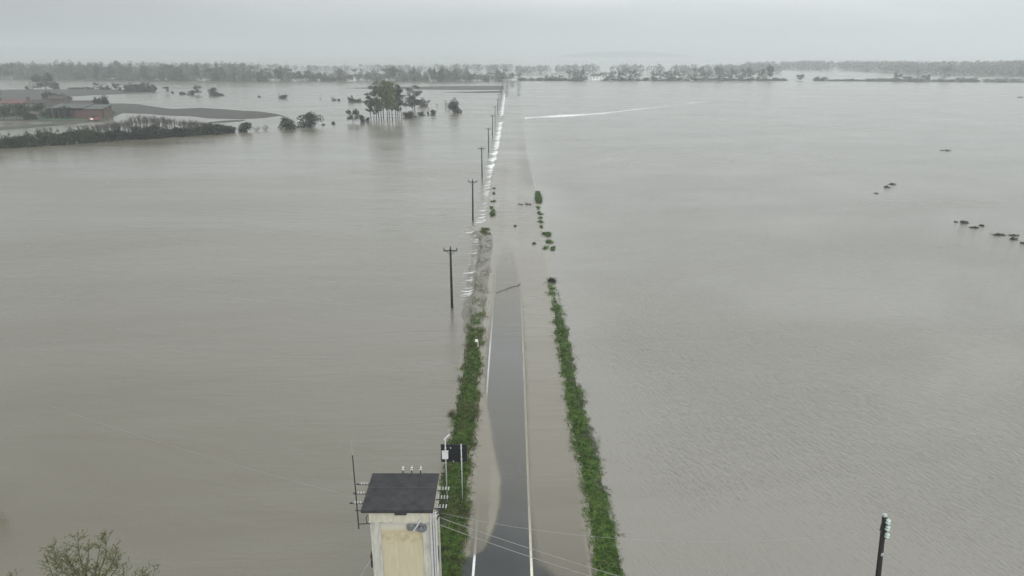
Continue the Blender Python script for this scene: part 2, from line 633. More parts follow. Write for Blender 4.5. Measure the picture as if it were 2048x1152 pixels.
def unit_tree(kind, seed):
    key = (kind, seed)
    if key in UNIT:
        return UNIT[key]
    rng = np.random.default_rng(seed * 17 + sum(map(ord, kind)))
    lobes = []
    if kind == 'round':
        z0, n_, ls, tr = 0.22, 1100, 0.045, 0.028
        for i in range(11):
            a = rng.uniform(0, 6.28)
            z = rng.uniform(0.24, 0.86)
            rr = 0.30 * math.sin(math.pi * min(1, (z - 0.08) / 0.95)) ** 0.7
            lobes.append((math.cos(a) * rr, math.sin(a) * rr, z, rng.uniform(.14, .22), rng.uniform(.14, .22), rng.uniform(.12, .20)))
        hollow = 0.3
    elif kind == 'oval':
        z0, n_, ls, tr = 0.18, 1000, 0.045, 0.03
        for i in range(10):
            a = rng.uniform(0, 6.28)
            z = rng.uniform(0.24, 0.90)
            rr = 0.28 * math.sin(math.pi * min(1, z / 1.0)) ** 0.6
            lobes.append((math.cos(a) * rr, math.sin(a) * rr, z, rng.uniform(.14, .22), rng.uniform(.14, .22), rng.uniform(.08, .13)))
        hollow = 0.4
    elif kind == 'cone':
        z0, n_, ls, tr = 0.1, 520, 0.045, 0.03
        for i in range(10):
            z = 0.12 + 0.8 * i / 9
            a = rng.uniform(0, 6.28)
            rr = 0.14 * (1 - z)
            lobes.append((math.cos(a) * rr, math.sin(a) * rr, z, .42 * (1.05 - z), .42 * (1.05 - z), .09))
        hollow = 0.35
    elif kind == 'poplar':
        z0, n_, ls, tr = 0.24, 2500, 0.034, 0.034
        for i in range(20):
            a = rng.uniform(0, 6.28)
            z = rng.uniform(0.30, 0.94)
            rr = 0.40 * math.sin(math.pi * min(1, (z - 0.16) / 0.88)) ** 0.6 * rng.uniform(0.3, 1)
            lobes.append((math.cos(a) * rr, math.sin(a) * rr, z, rng.uniform(.10, .17), rng.uniform(.10, .17), rng.uniform(.035, .065)))
        hollow = 0.2
    elif kind == 'bush':
        z0, n_, ls, tr = 0.0, 1300, 0.055, 0
        for i in range(13):
            a = rng.uniform(0, 6.28)
            rr = rng.uniform(0, 0.34)
            z = rng.uniform(0.10, 0.75) * (1 - rr * 0.9)
            lobes.append((math.cos(a) * rr, math.sin(a) * rr, z, rng.uniform(.14, .22), rng.uniform(.14, .22), rng.uniform(.16, .26)))
        hollow = 0.3
    elif kind == 'thin':
        z0, n_, ls, tr = 0.0, 170, 0.05, 0
        for i in range(9):
            a = rng.uniform(0, 6.28)
            rr = rng.uniform(0, 0.38)
            lobes.append((math.cos(a) * rr, math.sin(a) * rr, rng.uniform(.2, .85), .14, .14, .14))
        hollow = 0.1
    pts = lobes_cloud(rng, lobes, n_, hollow)
    pts[:, 2] = np.clip(pts[:, 2], 0.0 if kind in ('bush', 'thin') else 0.08, 1.02)
    zt = np.percentile(pts[:, 2], 99)
    rad = np.percentile(np.hypot(pts[:, 0], pts[:, 1]), 97)
    fz, fr = 0.985 / zt, 0.5 / rad
    pts = pts * np.array([fr, fr, fz])
    lobes = [(a[0] * fr, a[1] * fr, a[2] * fz, a[3] * fr, a[4] * fr, a[5] * fz) for a in lobes]
    v, q = leaf_quads(pts, ls, rng, 0.2)
    asp = {'poplar': 0.36, 'oval': 0.7, 'cone': 0.6}.get(kind, 1.0)
    cz = np.repeat(pts[:, 2], 4)
    v[:, 2] = cz + (v[:, 2] - cz) * asp
    crown = np_mesh('crown', v, q)
    trunk = None
    tb = MB()
    if tr:
        bend = rng.uniform(-0.02, 0.02, 2)
        top = (bend[0], bend[1], 0.8)
        tb.tube([(0, 0, -0.12), (bend[0] * .4, bend[1] * .4, 0.3), top], [tr, tr * .75, tr * .2], 6)
        for lo in lobes[:12]:
            zz = max(z0, lo[2] - 0.22)
            tb.tube([(bend[0] * zz, bend[1] * zz, zz), (lo[0] * .6, lo[1] * .6, (zz + lo[2]) / 2 + .02), lo[:3]], [tr * .4, tr * .28, tr * .1], 4, False)
    else:
        for lo in lobes[:10]:
            tb.tube([(lo[0] * .3, lo[1] * .3, -0.1), (lo[0] * .8, lo[1] * .8, lo[2] * .6), (lo[0], lo[1], min(1.0, lo[2] + lo[5] * .8))], [.016, .012, .005], 4, False)
    me = bpy.data.meshes.new('trunk')
    me.from_pydata(tb.v, [], tb.f)
    trunk = me
    UNIT[key] = (crown, trunk, lobes)
    return UNIT[key]


MESHMAT = {}


def with_mat(me, m_):
    k = (me.name, m_.name)
    if k not in MESHMAT:
        c = me if not me.materials else me.copy()
        c.materials.clear()
        c.materials.append(m_)
        MESHMAT[k] = c
    return MESHMAT[k]


def plant(name, label, cat, loc, w_, h_, kind='round', seed=0, leaf='leaf_dark', group=None, rz=None, bark='bark', lean=0.0):
    crown, trunk, _ = unit_tree(kind, seed)
    o = thing(name, label, cat, loc, group)
    o.rotation_euler = (0, lean, random.uniform(0, 6.28) if rz is None else rz)
    o.scale = (w_, w_, h_)
    for nm_, me, mt in (('crown' if kind not in ('bush', 'thin') else 'foliage', crown, M[leaf]), ('trunk' if kind not in ('bush', 'thin') else 'stems', trunk, M[bark])):
        c = bpy.data.objects.new(nm_, with_mat(me, mt))
        COL.objects.link(c)
        c.parent = o
    return o


random.seed(4)
RNG = np.random.default_rng(11)


def px_plant(u, vb, wpx, vt, name, label, cat, kind, leaf, z=ZL, group=None, seed=None, bark='bark', lean=0.0):
    """A plant whose foot stands where the photo shows it, at its true size."""
    p = at(u, vb, z)
    top = at_y(u, vt, p.y)
    h_ = max(0.3, top.z - p.z)
    w_ = wpx * depth(p) / F
    return plant(name, label, cat, (p.x, p.y, z), w_, h_, kind, random.randrange(3) if seed is None else seed, leaf, group, None, bark, lean)


def interp(tab, y):
    ys = [a for a, _ in tab]
    xs = [c for _, c in tab]
    return float(np.interp(y, ys, xs))


def edge_table(pts, z=0.0):
    t_ = []
    for v, u in pts:
        p = at(u, v, z)
        t_.append((p.y, p.x))
    return sorted(t_)


# ------------------------------------------------------------------ ground, water
FARY, FARX = 7800, 6800
g = MB()
g.add([(-FARX, -50, -2.6), (FARX, -50, -2.6), (FARX, FARY, -2.6), (-FARX, FARY, -2.6)], [(0, 1, 2, 3)])
setting(g.build('ground', M['ground']))

XL = edge_table([(1152, 890), (1000, 905), (860, 925), (740, 943), (660, 953), (625, 946), (600, 949), (540, 956), (490, 964), (470, 960), (454, 944), (446, 962), (440, 975),
                 (380, 983), (340, 989), (310, 997), (290, 1001), (260, 1005), (235, 1008), (215, 1010), (195, 1012), (180, 1014), (163, 1017)])
XR = edge_table([(1152, 1218), (1000, 1192), (860, 1161), (740, 1137), (650, 1121), (605, 1111), (560, 1102), (490, 1097), (468, 1091), (390, 1076), (340, 1063), (290, 1052), (235, 1045), (195, 1040), (163, 1034)])
XL = [(-45, XL[0][1])] + XL + [(7700, XL[-1][1] + 2)]
XR = [(-45, XR[0][1])] + XR + [(7700, XR[-1][1] + 2)]
Y_END = row_y(163)


def rows(y0, y1, k=0.0045, lo=0.3):
    ys = [y0]
    while ys[-1] < y1:
        ys.append(ys[-1] + max(lo, ys[-1] * k))
    ys[-1] = y1
    return ys


ROWS = [-45, 0, 15] + rows(24, Y_END)
# right-hand flood: shares its inner edge with the overflow on the road
rw = MB()
vs_, fs_ = [], []
for y in ROWS + [1200, 2500, 7700]:
    x = interp(XR, y)
    vs_ += [(x, y, ZR), (x + 30, y, ZR), (6700, y, ZR)]
for i in range(len(vs_) // 3 - 1):
    for j in range(2):
        fs_.append((i * 3 + j, i * 3 + j + 1, i * 3 + j + 4, i * 3 + j + 3))
rw.add(vs_, fs_)
setting(rw.build('water', M['water_right']))
lw = MB()
vs_, fs_ = [], []
WOB = lambda y: 0.25 * noise.noise(Vector((0, y * 0.35, 3))) + 0.2 * noise.noise(Vector((5, y * 1.3, 3)))
for y in ROWS + [1200, 2500, 7700]:
    x = interp(XL, y) + WOB(y)
    vs_ += [(-6700, y, ZL), (x - 30, y, ZL), (x - 1.3, y, ZL)]
for i in range(len(vs_) // 3 - 1):
    for j in range(2):
        fs_.append((i * 3 + j, i * 3 + j + 1, i * 3 + j + 4, i * 3 + j + 3))
lw.add(vs_, fs_)
setting(lw.build('water', M['water_left']))

# the overflow sheet: crosses the road from right to left and drops down the left bank
CLEAR = [(1006, 482), (993, 522), (988, 556), (987, 600), (979, 660), (973, 720), (971, 784), (978, 822), (990, 900), (994, 925), (1003, 961), (1000, 1010), (990, 1050), (972, 1096), (945, 1112), (915, 1118), (880, 1175),
         (1150, 1175), (1112, 1150), (1082, 1128), (1069, 1090), (1062, 1050), (1056, 900), (1051, 760), (1046, 650), (1043, 600), (1036, 540), (1026, 495), (1015, 480)]
cpoly = np.array([tuple(at(u, v))[:2] for u, v in CLEAR])


def poly_sd(pts, poly):
    d = np.full(len(pts), 1e9)
    ins = np.zeros(len(pts), bool)
    for i in range(len(poly)):
        a, c = poly[i], poly[(i + 1) % len(poly)]
        e = c - a
        w0 = pts - a
        tt = np.clip((w0 @ e) / (e @ e), 0, 1)
        d = np.minimum(d, np.linalg.norm(w0 - tt[:, None] * e, axis=1))
        cond = (a[1] > pts[:, 1]) != (c[1] > pts[:, 1])
        xi = a[0] + (pts[:, 1] - a[1]) * e[0] / (e[1] if abs(e[1]) > 1e-9 else 1e-9)
        ins ^= cond & (pts[:, 0] < xi)
    return np.where(ins, -d, d)


NC = 64
vs_, fs_, cl = [], [], []
for y in ROWS:
    xa, xb = interp(XL, y) + WOB(y), interp(XR, y)
    vs_ += [(xa - 1.3, y, ZL - 0.004), (xa - 0.7, y, -0.36), (xa - 0.25, y, -0.12)]
    for j in range(NC + 1):
        x = xa + (xb - xa) * j / NC
        vs_.append((x, y, 0.0))
NW = NC + 4
for i in range(len(ROWS) - 1):
    for j in range(NW - 1):
        fs_.append((i * NW + j, i * NW + j + 1, (i + 1) * NW + j + 1, (i + 1) * NW + j))
me = bpy.data.meshes.new('road_water')
me.from_pydata(vs_, [], fs_)
P2 = np.array(vs_)[:, :2]
sdv = poly_sd(P2, cpoly)
wob = np.array([0.10 * noise.noise(Vector((x * 1.1, y * 0.5, 0))) + 0.06 * noise.noise(Vector((x * 3, y * 1.3, 7))) for x, y in P2])
soft = 0.16 + 0.004 * np.clip(P2[:, 1] - 30, 0, 200) + 0.012 * np.clip(P2[:, 1] - 75, 0, 60)
rightness = np.clip((P2[:, 0] - 0.2) / 1.0, 0, 1)
soft = soft + rightness * np.where(P2[:, 1] < 38, 0.5, 0.22)
q = np.clip(0.5 - (sdv + wob) / (2 * soft), 0, 1)
q = q * q * (3 - 2 * q)
fade = np.interp(P2[:, 1], [33, 36, 42, 52, 64, row_y(640), row_y(560), row_y(480)], [1.0, 0.95, 0.72, 0.66, 0.78, 0.50, 0.26, 0.05])
clear = q * fade
lane = (P2[:, 0] > 1.0) & (P2[:, 0] < 4.75)
clear = np.maximum(clear, np.where(lane, np.interp(P2[:, 1], [30, 36, 44, 60], [0.36, 0.22, 0.12, 0.05]), 0))
left = (P2[:, 0] > -2.5) & (P2[:, 0] < -1.5)
clear = np.maximum(clear, np.where(left, np.interp(P2[:, 1], [33, 36, 40, 44], [0.4, 0.28, 0.10, 0.04]), 0))
farroad = np.clip((P2[:, 1] - row_y(200)) / 80, 0, 1) * np.clip(1 - np.abs(P2[:, 0] - 1.3) / 3.6, 0, 0.3) / 0.3 * 0.75
clear = np.maximum(clear, farroad)
bk_in = edge_table([(640, 968), (600, 973), (540, 979), (490, 986), (470, 985), (462, 975)])
dm = np.array([noise.noise(Vector((x * 1.4, y * 0.5, 11))) + 0.5 * noise.noise(Vector((x * 4, y * 1.6, 12))) for x, y in P2])
dr = (P2[:, 1] > row_y(660)) & (P2[:, 1] < row_y(462)) & (P2[:, 0] < np.interp(P2[:, 1], [a for a, _ in bk_in], [c for _, c in bk_in]))
clear = np.maximum(clear, np.where(dr, np.clip(0.30 + 0.22 * dm, 0.08, 0.55), 0))
at_ = me.attributes.new('clear', 'FLOAT', 'POINT')
at_.data.foreach_set('value', clear.astype(np.float32))
# brown silt stirred up where the current crosses the drowned part of the road
xr_ = np.interp(P2[:, 1], [a for a, _ in XR], [c for _, c in XR])
xl_ = np.interp(P2[:, 1], [a for a, _ in XL], [c for _, c in XL])
tq = np.clip((P2[:, 0] - xl_) / (xr_ - xl_), 0, 1)
far_on = np.clip((P2[:, 1] - row_y(500)) / 30, 0, 1) * np.clip((row_y(195) - P2[:, 1]) / 60, 0, 1)
sn = np.array([noise.noise(Vector((x * .10, y * .09, 21))) + .6 * noise.noise(Vector((x * .3, y * .5, 22))) for x, y in P2])
band = np.exp(-((tq - .86) / .13) ** 2) * np.clip((P2[:, 1] - row_y(390)) / 15, 0, 1) * np.clip((row_y(285) - P2[:, 1]) / 15, 0, 1)
silt = far_on * np.clip(np.minimum(tq / .05, (1 - tq) / .05), 0, 1) * np.clip(.38 + .45 * sn + .55 * band, 0, 1)
me.attributes.new('silt', 'FLOAT', 'POINT').data.foreach_set('value', silt.astype(np.float32))
setting(link('road_water', me, M['film'], None, True))

db = MB()
ys = [row_y(v) for v in (662, 640, 620, 600, 580, 560, 540, 520, 500, 485, 470, 460)]
vv = []
for y in ys:
    vv += [(interp(XL, y) - .15, y, -0.05), (interp(bk_in, y) + .35, y, -0.02)]
db.add(vv, [(2 * i, 2 * i + 1, 2 * i + 3, 2 * i + 2) for i in range(len(ys) - 1)])
setting(db.build('verge', M['shore']))

tail = MB()
ya = [Y_END, 1200, 2500, 7700]
vv = []
for y in ya:
    vv += [(interp(XL, y) - 1.6, y, -0.2), (interp(XR, y) + .05, y, -0.004)]
tail.add(vv, [(2 * i, 2 * i + 1, 2 * i + 3, 2 * i + 2) for i in range(3)])
setting(tail.build('water', M['water_left']))

# road: one asphalt sheet, its paint 4 mm above
rd = MB()
rd.add([(-3.0, -45, -0.03), (5.0, -45, -0.03), (5.0, 715, -0.03), (-3.0, 715, -0.03)], [(0, 1, 2, 3)])
setting(rd.build('road', M['asphalt']))
for xc, w_ in ((-2.2, 0.145), (1.12, 0.15), (4.45, 0.145)):
    pl = MB()
    yy = -40
    ys = [-40] + [25 + 1.0 * k for k in range(120)] + [715]
    vv, ff = [], []
    for y in ys:
        e1, e2 = (0.008 * noise.noise(Vector((xc, y * 2.1, s_))) for s_ in (0, 9))
        vv += [(xc - w_ / 2 + e1, y, -0.026), (xc + w_ / 2 + e2, y, -0.026)]
    for i in range(len(ys) - 1):
        ff.append((2 * i, 2 * i + 1, 2 * i + 3, 2 * i + 2))
    pl.add(vv, ff)
    setting(pl.build('road_marking', M['paint' if xc < 0 else 'paint_cream']))

# ------------------------------------------------------------------ white water along the left edge
m, t, b = principled('spill_foam_glint')
n, l = t.nodes.new, t.links.new
b.inputs['Base Color'].default_value = (0.84, 0.84, 0.82, 1)
b.inputs['Roughness'].default_value = 0.8
tc = n('ShaderNodeTexCoord')
av = n('ShaderNodeAttribute')
av.attribute_name = 'cover'
fac = None
for sc_, wgt in (((2.4, 0.30, 1), 0.62), ((0.8, 0.10, 1), 0.38)):
    mp = n('ShaderNodeMapping')
    mp.vector_type = 'TEXTURE'
    mp.inputs['Scale'].default_value = sc_
    l(tc.outputs['Object'], mp.inputs['Vector'])
    x = n('ShaderNodeTexNoise')
    x.inputs['Scale'].default_value = 1.0
    x.inputs['Detail'].default_value = 3
    x.inputs['Distortion'].default_value = 0.25
    l(mp.outputs[0], x.inputs['Vector'])
    k_ = n('ShaderNodeMath')
    k_.operation = 'MULTIPLY'
    k_.inputs[1].default_value = wgt
    l(x.outputs['Fac'], k_.inputs[0])
    if fac is None:
        fac = k_.outputs[0]
    else:
        a_ = n('ShaderNodeMath')
        a_.operation = 'ADD'
        l(fac, a_.inputs[0])
        l(k_.outputs[0], a_.inputs[1])
        fac = a_.outputs[0]
a_ = n('ShaderNodeMath')
a_.operation = 'ADD'
l(fac, a_.inputs[0])
l(av.outputs['Fac'], a_.inputs[1])
mr = n('ShaderNodeMapRange')
mr.inputs['From Min'].default_value = 0.98
mr.inputs['From Max'].default_value = 1.14
l(a_.outputs[0], mr.inputs['Value'])
tr = n('ShaderNodeBsdfTransparent')
mx = n('ShaderNodeMixShader')
l(mr.outputs[0], mx.inputs[0])
l(tr.outputs[0], mx.inputs[1])
l(b.outputs[0], mx.inputs[2])
l(mx.outputs[0], t.nodes['Material Output'].inputs['Surface'])
M['spill_glint'] = m
FX = ((0.12, 0.03), (-0.22, -0.06), (-0.68, -0.33), (-1.2, ZL + .03), (-1.8, ZL + .03), (-2.6, ZL + .03), (-3.6, ZL + .025))
vv, cov, ff = [], [], []
y = row_y(634)
yi = 0
while y < row_y(186):
    x = interp(XL, y) + WOB(y)
    far = min(1.0, max(0.0, (y - 135) / 60))
    lump = 0.20 * noise.noise(Vector((2, y * 0.16, 0))) + 0.17 * noise.noise(Vector((2, y * 0.8, 4)))
    end = min(1, (y - row_y(634)) / 4)
    gap = -0.25 if row_y(243) < y < row_y(230) else 0
    near = (-.3, .40, .48, .45, .40, .24, -.3)
    dist = (-.1, .52, .66, .58, .42, .22, -.2)
    for q_, (dx, z) in enumerate(FX):
        vv.append((x + dx * (1 + .35 * far), y, z))
        cov.append((near[q_] * (1 - far) + dist[q_] * far) + lump + gap - .4 * (1 - end))
    if yi:
        o_ = (yi - 1) * 7
        ff += [(o_ + c, o_ + c + 1, o_ + c + 8, o_ + c + 7) for c in range(6)]
    yi += 1
    y += max(0.25, y * 0.002)
me = bpy.data.meshes.new('foam')
me.from_pydata(vv, [], ff)
me.attributes.new('cover', 'FLOAT', 'POINT').data.foreach_set('value', np.array(cov, np.float32))
setting(link('foam', me, M['spill_glint'], None, True), 'stuff', 'white foam where water spills off the left edge of the road')

# wind slicks far out on the right, their sky glint painted as white sheets
for pts, wm in (([(1050, 236), (1100, 233.5), (1150, 230.5), (1200, 227), (1240, 223), (1285, 218), (1340, 211.5), (1390, 205), (1440, 202), (1500, 196.5)], 17.0),
                ([(1480, 188), (1560, 185.5), (1640, 184.2), (1720, 183.6), (1800, 183.4), (1900, 183.2), (2048, 183)], 7.0)):
    W = [at(u, v, ZR) for u, v in pts]
    vv, cov, ff = [], [], []
    for s_ in range(len(W) - 1):
        for kk in range(14):
            t_ = kk / 14
            p = W[s_].lerp(W[s_ + 1], t_)
            fr = (s_ + t_) / (len(W) - 1)
            wob_ = 2.5 * noise.noise(Vector((p.x * .04, 3, 1)))
            wd = wm * (0.35 + 0.5 * abs(noise.noise(Vector((p.x * .025, 0, 7)))) + .25) * (1 - .5 * fr)
            lump = .16 * noise.noise(Vector((p.x * .05, 9, 1))) - .22 * fr - (.14 if wm < 8 else 0)
            for dy, c_ in ((-1, .1), (-.45, .56), (0, .70), (.45, .60), (1.4, .1)):
                vv.append((p.x, p.y + wob_ + dy * wd, 0.012))
                cov.append(c_ + lump)
    nr_ = len(vv) // 5
    ff = [(a * 5 + c, (a + 1) * 5 + c, (a + 1) * 5 + c + 1, a * 5 + c + 1) for a in range(nr_ - 1) for c in range(4)]
    me = bpy.data.meshes.new('foam')
    me.from_pydata(vv, [], ff)
    me.attributes.new('cover', 'FLOAT', 'POINT').data.foreach_set('value', np.array(cov, np.float32))
    setting(link('foam', me, M['spill_glint']), 'stuff', 'pale streak of painted sky glint on the flood to the right')


# ------------------------------------------------------------------ land that stays above the flood on the left
def land(name, px, material, z=ZL, hgt=0.10, jit=0.5, seed=1):
    pts = [at(u, v, z) for u, v in px]
    rr = random.Random(seed)
    fine = []
    for i in range(len(pts)):
        a, c = pts[i], pts[(i + 1) % len(pts)]
        k = max(2, min(40, int((c - a).length / 4)))
        for j in range(k):
            p = a.lerp(c, j / k)
            jj = jit * depth(p) / 300
            fine.append(p + Vector((jj * 3 * noise.noise(p * .07), jj * 5 * noise.noise(p * .05 + Vector((9, 0, 0))), 0)))
    cx = sum((p.x for p in fine)) / len(fine)
    cy_ = sum((p.y for p in fine)) / len(fine)
    nb = len(fine)
    b_ = MB()
    ring = [Vector((p.x, p.y, z - 0.5)) for p in fine] + [Vector((p.x, p.y, z + 0.02 + 0.015 * seed)) for p in fine]
    b_.add(ring, [(i, (i + 1) % nb, nb + (i + 1) % nb, nb + i) for i in range(nb)] + [tuple(range(nb, 2 * nb))])
    return setting(b_.build(name, M[material]))


land('field', [(-60, 180), (60, 179), (185, 178.5), (262, 180.5), (314, 184.5), (250, 188), (190, 190.5), (132, 193.5), (128, 199), (60, 203), (-60, 205)], 'field', seed=2)
land('field', [(212, 207.5), (250, 207), (275, 209), (318, 214.5), (345, 218), (400, 216), (460, 219.5), (520, 223), (566, 231), (530, 236), (480, 238.5), (420, 236.5), (350, 231.5), (290, 228), (245, 226), (215, 221)], 'field', seed=3)
land('field_green', [(-60, 204), (60, 203), (150, 204), (212, 208), (238, 216), (262, 222), (240, 228), (214, 238.5), (160, 241), (110, 242.5), (60, 241.5), (-60, 243)], 'field_green', seed=4, jit=0.2)
land('path', [(-60, 258), (0, 254.5), (60, 250.5), (112, 246), (150, 243.2), (208, 240.5), (214, 238.5), (216, 241.5), (110, 251.5), (50, 256.5), (0, 260.5), (-60, 264)], 'field_green', seed=5, jit=0.15)
land('field', [(690, 176.2), (740, 175), (860, 173.2), (1006, 171.4), (1009, 179.5), (930, 180), (850, 179.2), (760, 177.8)], 'field', seed=6, jit=.2)
land('field', [(890, 184.6), (960, 183), (1004, 182), (1004, 185.5), (950, 186)], 'field', seed=7, jit=.15)
land('field', [(400, 247), (450, 241.5), (490, 240.2), (482, 242.5), (430, 246)], 'field', seed=8, jit=.1)
land('field', [(232, 160.2), (290, 159.4), (150, 159), (112, 162.6)], 'field', seed=9, jit=.1)
land('lawn', [(72, 236), (110, 233.5), (145, 235), (212, 236.5), (205, 239), (120, 240.5), (78, 239.5)], 'lawn', seed=10, jit=.1, z=ZL + 0.03)


# ------------------------------------------------------------------ grassy banks beside the road
def bank(name, inn, outr, z_in, z_out, crest):
    b_ = MB()
    y0, y1 = max(inn[0][0], outr[0][0]), min(inn[-1][0], outr[-1][0])
    ys = [-20, 10] + rows(25, y1, 0.006, 0.4)
    vv = []
    for y in ys:
        a, c = interp(inn, y), interp(outr, y)
        fr = min(1.0, max(0.0, (y1 - y) / 12))
        for k in range(7):
            t_ = k / 6
            x = a + (c - a) * t_
            z = z_in * (1 - t_) + z_out * t_ + crest * fr * math.sin(math.pi * t_) ** 0.8 + 0.06 * noise.noise(Vector((x, y, 0)) * .9)
            vv.append((x, y, z))
    ff = [(i * 7 + k, i * 7 + k + 1, i * 7 + k + 8, i * 7 + k + 7) for i in range(len(ys) - 1) for k in range(6)]
    b_.add(vv, ff)
    return setting(b_.build(name, M['bank'], None, True))


RI = edge_table([(1152, 1186), (1050, 1177), (1000, 1168), (930, 1157), (860, 1139), (795, 1134), (740, 1124), (694, 1116), (650, 1109), (605, 1101), (570, 1096)])
RO = edge_table([(1152, 1254), (1100, 1242), (1050, 1231), (1000, 1217), (930, 1203), (860, 1183), (795, 1164), (740, 1150), (694, 1143), (650, 1131), (605, 1121), (570, 1108)])
LI = edge_table([(1152, 922), (1100, 931), (1065, 937), (1000, 940), (930, 942), (870, 952), (820, 955), (780, 958), (740, 962), (700, 965), (660, 968), (628, 969)])
LO = edge_table([(1152, 842), (1100, 850), (1065, 856), (1000, 868), (930, 884), (870, 898), (820, 905), (780, 914), (740, 922), (700, 930), (660, 936), (628, 945)])
for T_ in (RI, RO, LI, LO):
    T_.insert(0, (-25, T_[0][1]))
bank('verge', RI, RO, -0.12, -0.12, 0.22)
bank('verge', LI, LO, -0.12, -0.62, 0.42)


def blades(c, ln, wd, lean, rng):
    """Bent grass blades from feet c: two quads each."""
    n_ = len(c)
    a = rng.uniform(0, 6.28, n_)
    h = rng.uniform(0.25, 0.85, n_) * ln
    out_ = rng.uniform(0.4, 1.25, n_) * ln
    d = np.stack([np.cos(a) + lean[0], np.sin(a) + lean[1], np.zeros(n_)], 1)
    d /= np.linalg.norm(d, axis=1)[:, None] + 1e-9
    s_ = np.stack([-d[:, 1], d[:, 0], np.zeros(n_)], 1)
    up = np.array([0, 0, 1.0])
    w2 = (wd * rng.uniform(0.6, 1.3, n_))[:, None]
    p1 = c + d * (out_ * .35)[:, None] + up * (h * .75)[:, None]
    p2 = c + d * out_[:, None] + up * (h * rng.uniform(0.45, 1.0, n_))[:, None]
    v = np.stack([c - s_ * w2, c + s_ * w2, p1 + s_ * w2 * .8, p1 - s_ * w2 * .8, p2 + s_ * w2 * .2, p2 - s_ * w2 * .2], 1).reshape(-1, 3)
    k = (np.arange(n_) * 6)[:, None]
    f = np.concatenate([k + np.array([[0, 1, 2, 3]]), k + np.array([[3, 2, 4, 5]])], 0)
    return v, f


def verge_grass(name, inn, outr, y_max, crest, z_in, z_out, mats, label, seed, fade_from, per_m=42, weedy=0.0, tail=0.0):
    rng = np.random.default_rng(seed)
    V, Fq, MI = [], [], []
    k = 0
    y = 27.0
    while y < y_max:
        a, c = interp(inn, y), interp(outr, y)
        wdt = abs(c - a)
        lod = min(2.6, max(1.0, y / 40))
        dy = 0.22 * lod
        n_cl = rng.poisson(per_m * wdt * dy / 6 / lod ** 1.2)
        for _ in range(n_cl):
            t_ = rng.uniform(-0.03, 1.05)
            yy = y + rng.uniform(0, dy)
            x = a + (c - a) * t_
            thin = noise.noise(Vector((x * .8, yy * .55, seed)))
            edge_ = noise.noise(Vector((yy * 0.9, seed * 3, 1))) * 0.32 + noise.noise(Vector((yy * 0.25, seed * 3, 2))) * 0.2
            if t_ > 0.86 + edge_ or t_ < 0.02 - edge_ * .4:
                if rng.random() < .8:
                    continue
            if yy > fade_from and rng.random() < (yy - fade_from) / (y_max - fade_from) * (1 - tail) + 0.15 + thin * 1.3:
                continue
            if thin < -0.42 and rng.random() < .7:
                continue
            tt = min(1, max(0, t_))
            z = z_in * (1 - tt) + z_out * tt + crest * math.sin(math.pi * tt) ** .8
            if yy > fade_from:
                z = max(z, -0.05) if seed == 1 else max(z, -0.3)
            m_ = rng.integers(10, 18)
            base = np.array([x, yy, z - .05]) + rng.normal(size=(m_, 3)) * np.array([.13, .16, .01]) * lod
            hgt = (0.18 + 0.24 * rng.random() ** 1.5 + 0.22 * max(0, thin)) * (0.8 + .2 * lod)
            la = 6.28 * noise.noise(Vector((x * .35, yy * .35, 5)))
            v, f = blades(base, hgt, 0.026 * lod ** .8, (0.9 * math.cos(la), 0.9 * math.sin(la) - .2), rng)
            V.append(v)
            Fq.append(f + k)
            k += len(v)
            wz = noise.noise(Vector((x * .5, yy * .3, 30 + seed)))
            mi = 2 if (rng.random() < weedy * (0.5 + wz * 1.6) or (t_ < .16 and rng.random() < weedy * 1.5)) else (1 if wz + rng.normal() * .2 > .12 else 0)
            if t_ > .62 and seed == 1 and noise.noise(Vector((x * .7, yy * .45, 60))) + rng.normal() * .12 > .10:
                mi = 3
            MI.append(np.full(len(f), mi))
        y += dy
    me = np_mesh(name, np.concatenate(V), np.concatenate(Fq))
    for m_ in mats:
        me.materials.append(M[m_])
    me.polygons.foreach_set('material_index', np.concatenate(MI).astype(np.int32))
    o = link(name, me, None)
    return setting(o, 'stuff', label)


verge_grass('grass', RI, RO, RI[-1][0], 0.22, -0.12, -0.12, ('grass', 'grass', 'grass_olive', 'grass_pale'), 'lush green grass on the bank right of the flooded road', 1, row_y(690), 150, 0.06, .25)
verge_grass('grass', LI, LO, LI[-1][0], 0.42, -0.12, -0.62, ('grass', 'grass_olive', 'weed'), 'grass and brown weeds on the bank left of the flooded road', 2, row_y(665), 150, 0.30, .25)


# separate tufts that stand out of the water farther along
def tuft(u, v, wpx, dpx, label, leaf='grass', n_=70, hgt=0.55, z=0.0, name='grass_tuft', cat='grass tuft', group=None):
    p = at(u, v, z)
    m_px = depth(p) / F
    w_ = wpx * m_px / 2
    d_ = abs(at(u, v - dpx / 2, z).y - at(u, v + dpx / 2, z).y) / 2
    rng = np.random.default_rng(int(u * 7 + v))
    k = int(n_ * max(1, w_ * d_ * 1.5))
    k = min(k, 1400)
    ns_ = max(3, int(d_ * 2 / .55))
    sy = rng.uniform(-.85, .85, ns_) * d_
    sxx = rng.uniform(-.45, .45, ns_) * w_
    sl_ = rng.uniform(.35, .8, ns_) * w_ * np.sqrt(np.clip(1.1 - (sy / d_) ** 2, .1, 1))
    w_i = rng.integers(0, ns_, k)
    c = np.stack([sxx[w_i] + rng.uniform(-1, 1, k) * sl_[w_i], sy[w_i] + rng.normal(0, .2, k) * max(1, d_ * .25), np.full(k, -.08)], 1)
    v_, f_ = blades(c, hgt, 0.05, (0.4, -.2), rng)
    o = link(name, np_mesh(name, v_, f_), M[leaf])
    o.location = p
    tag(o, label, cat, group)
    return o


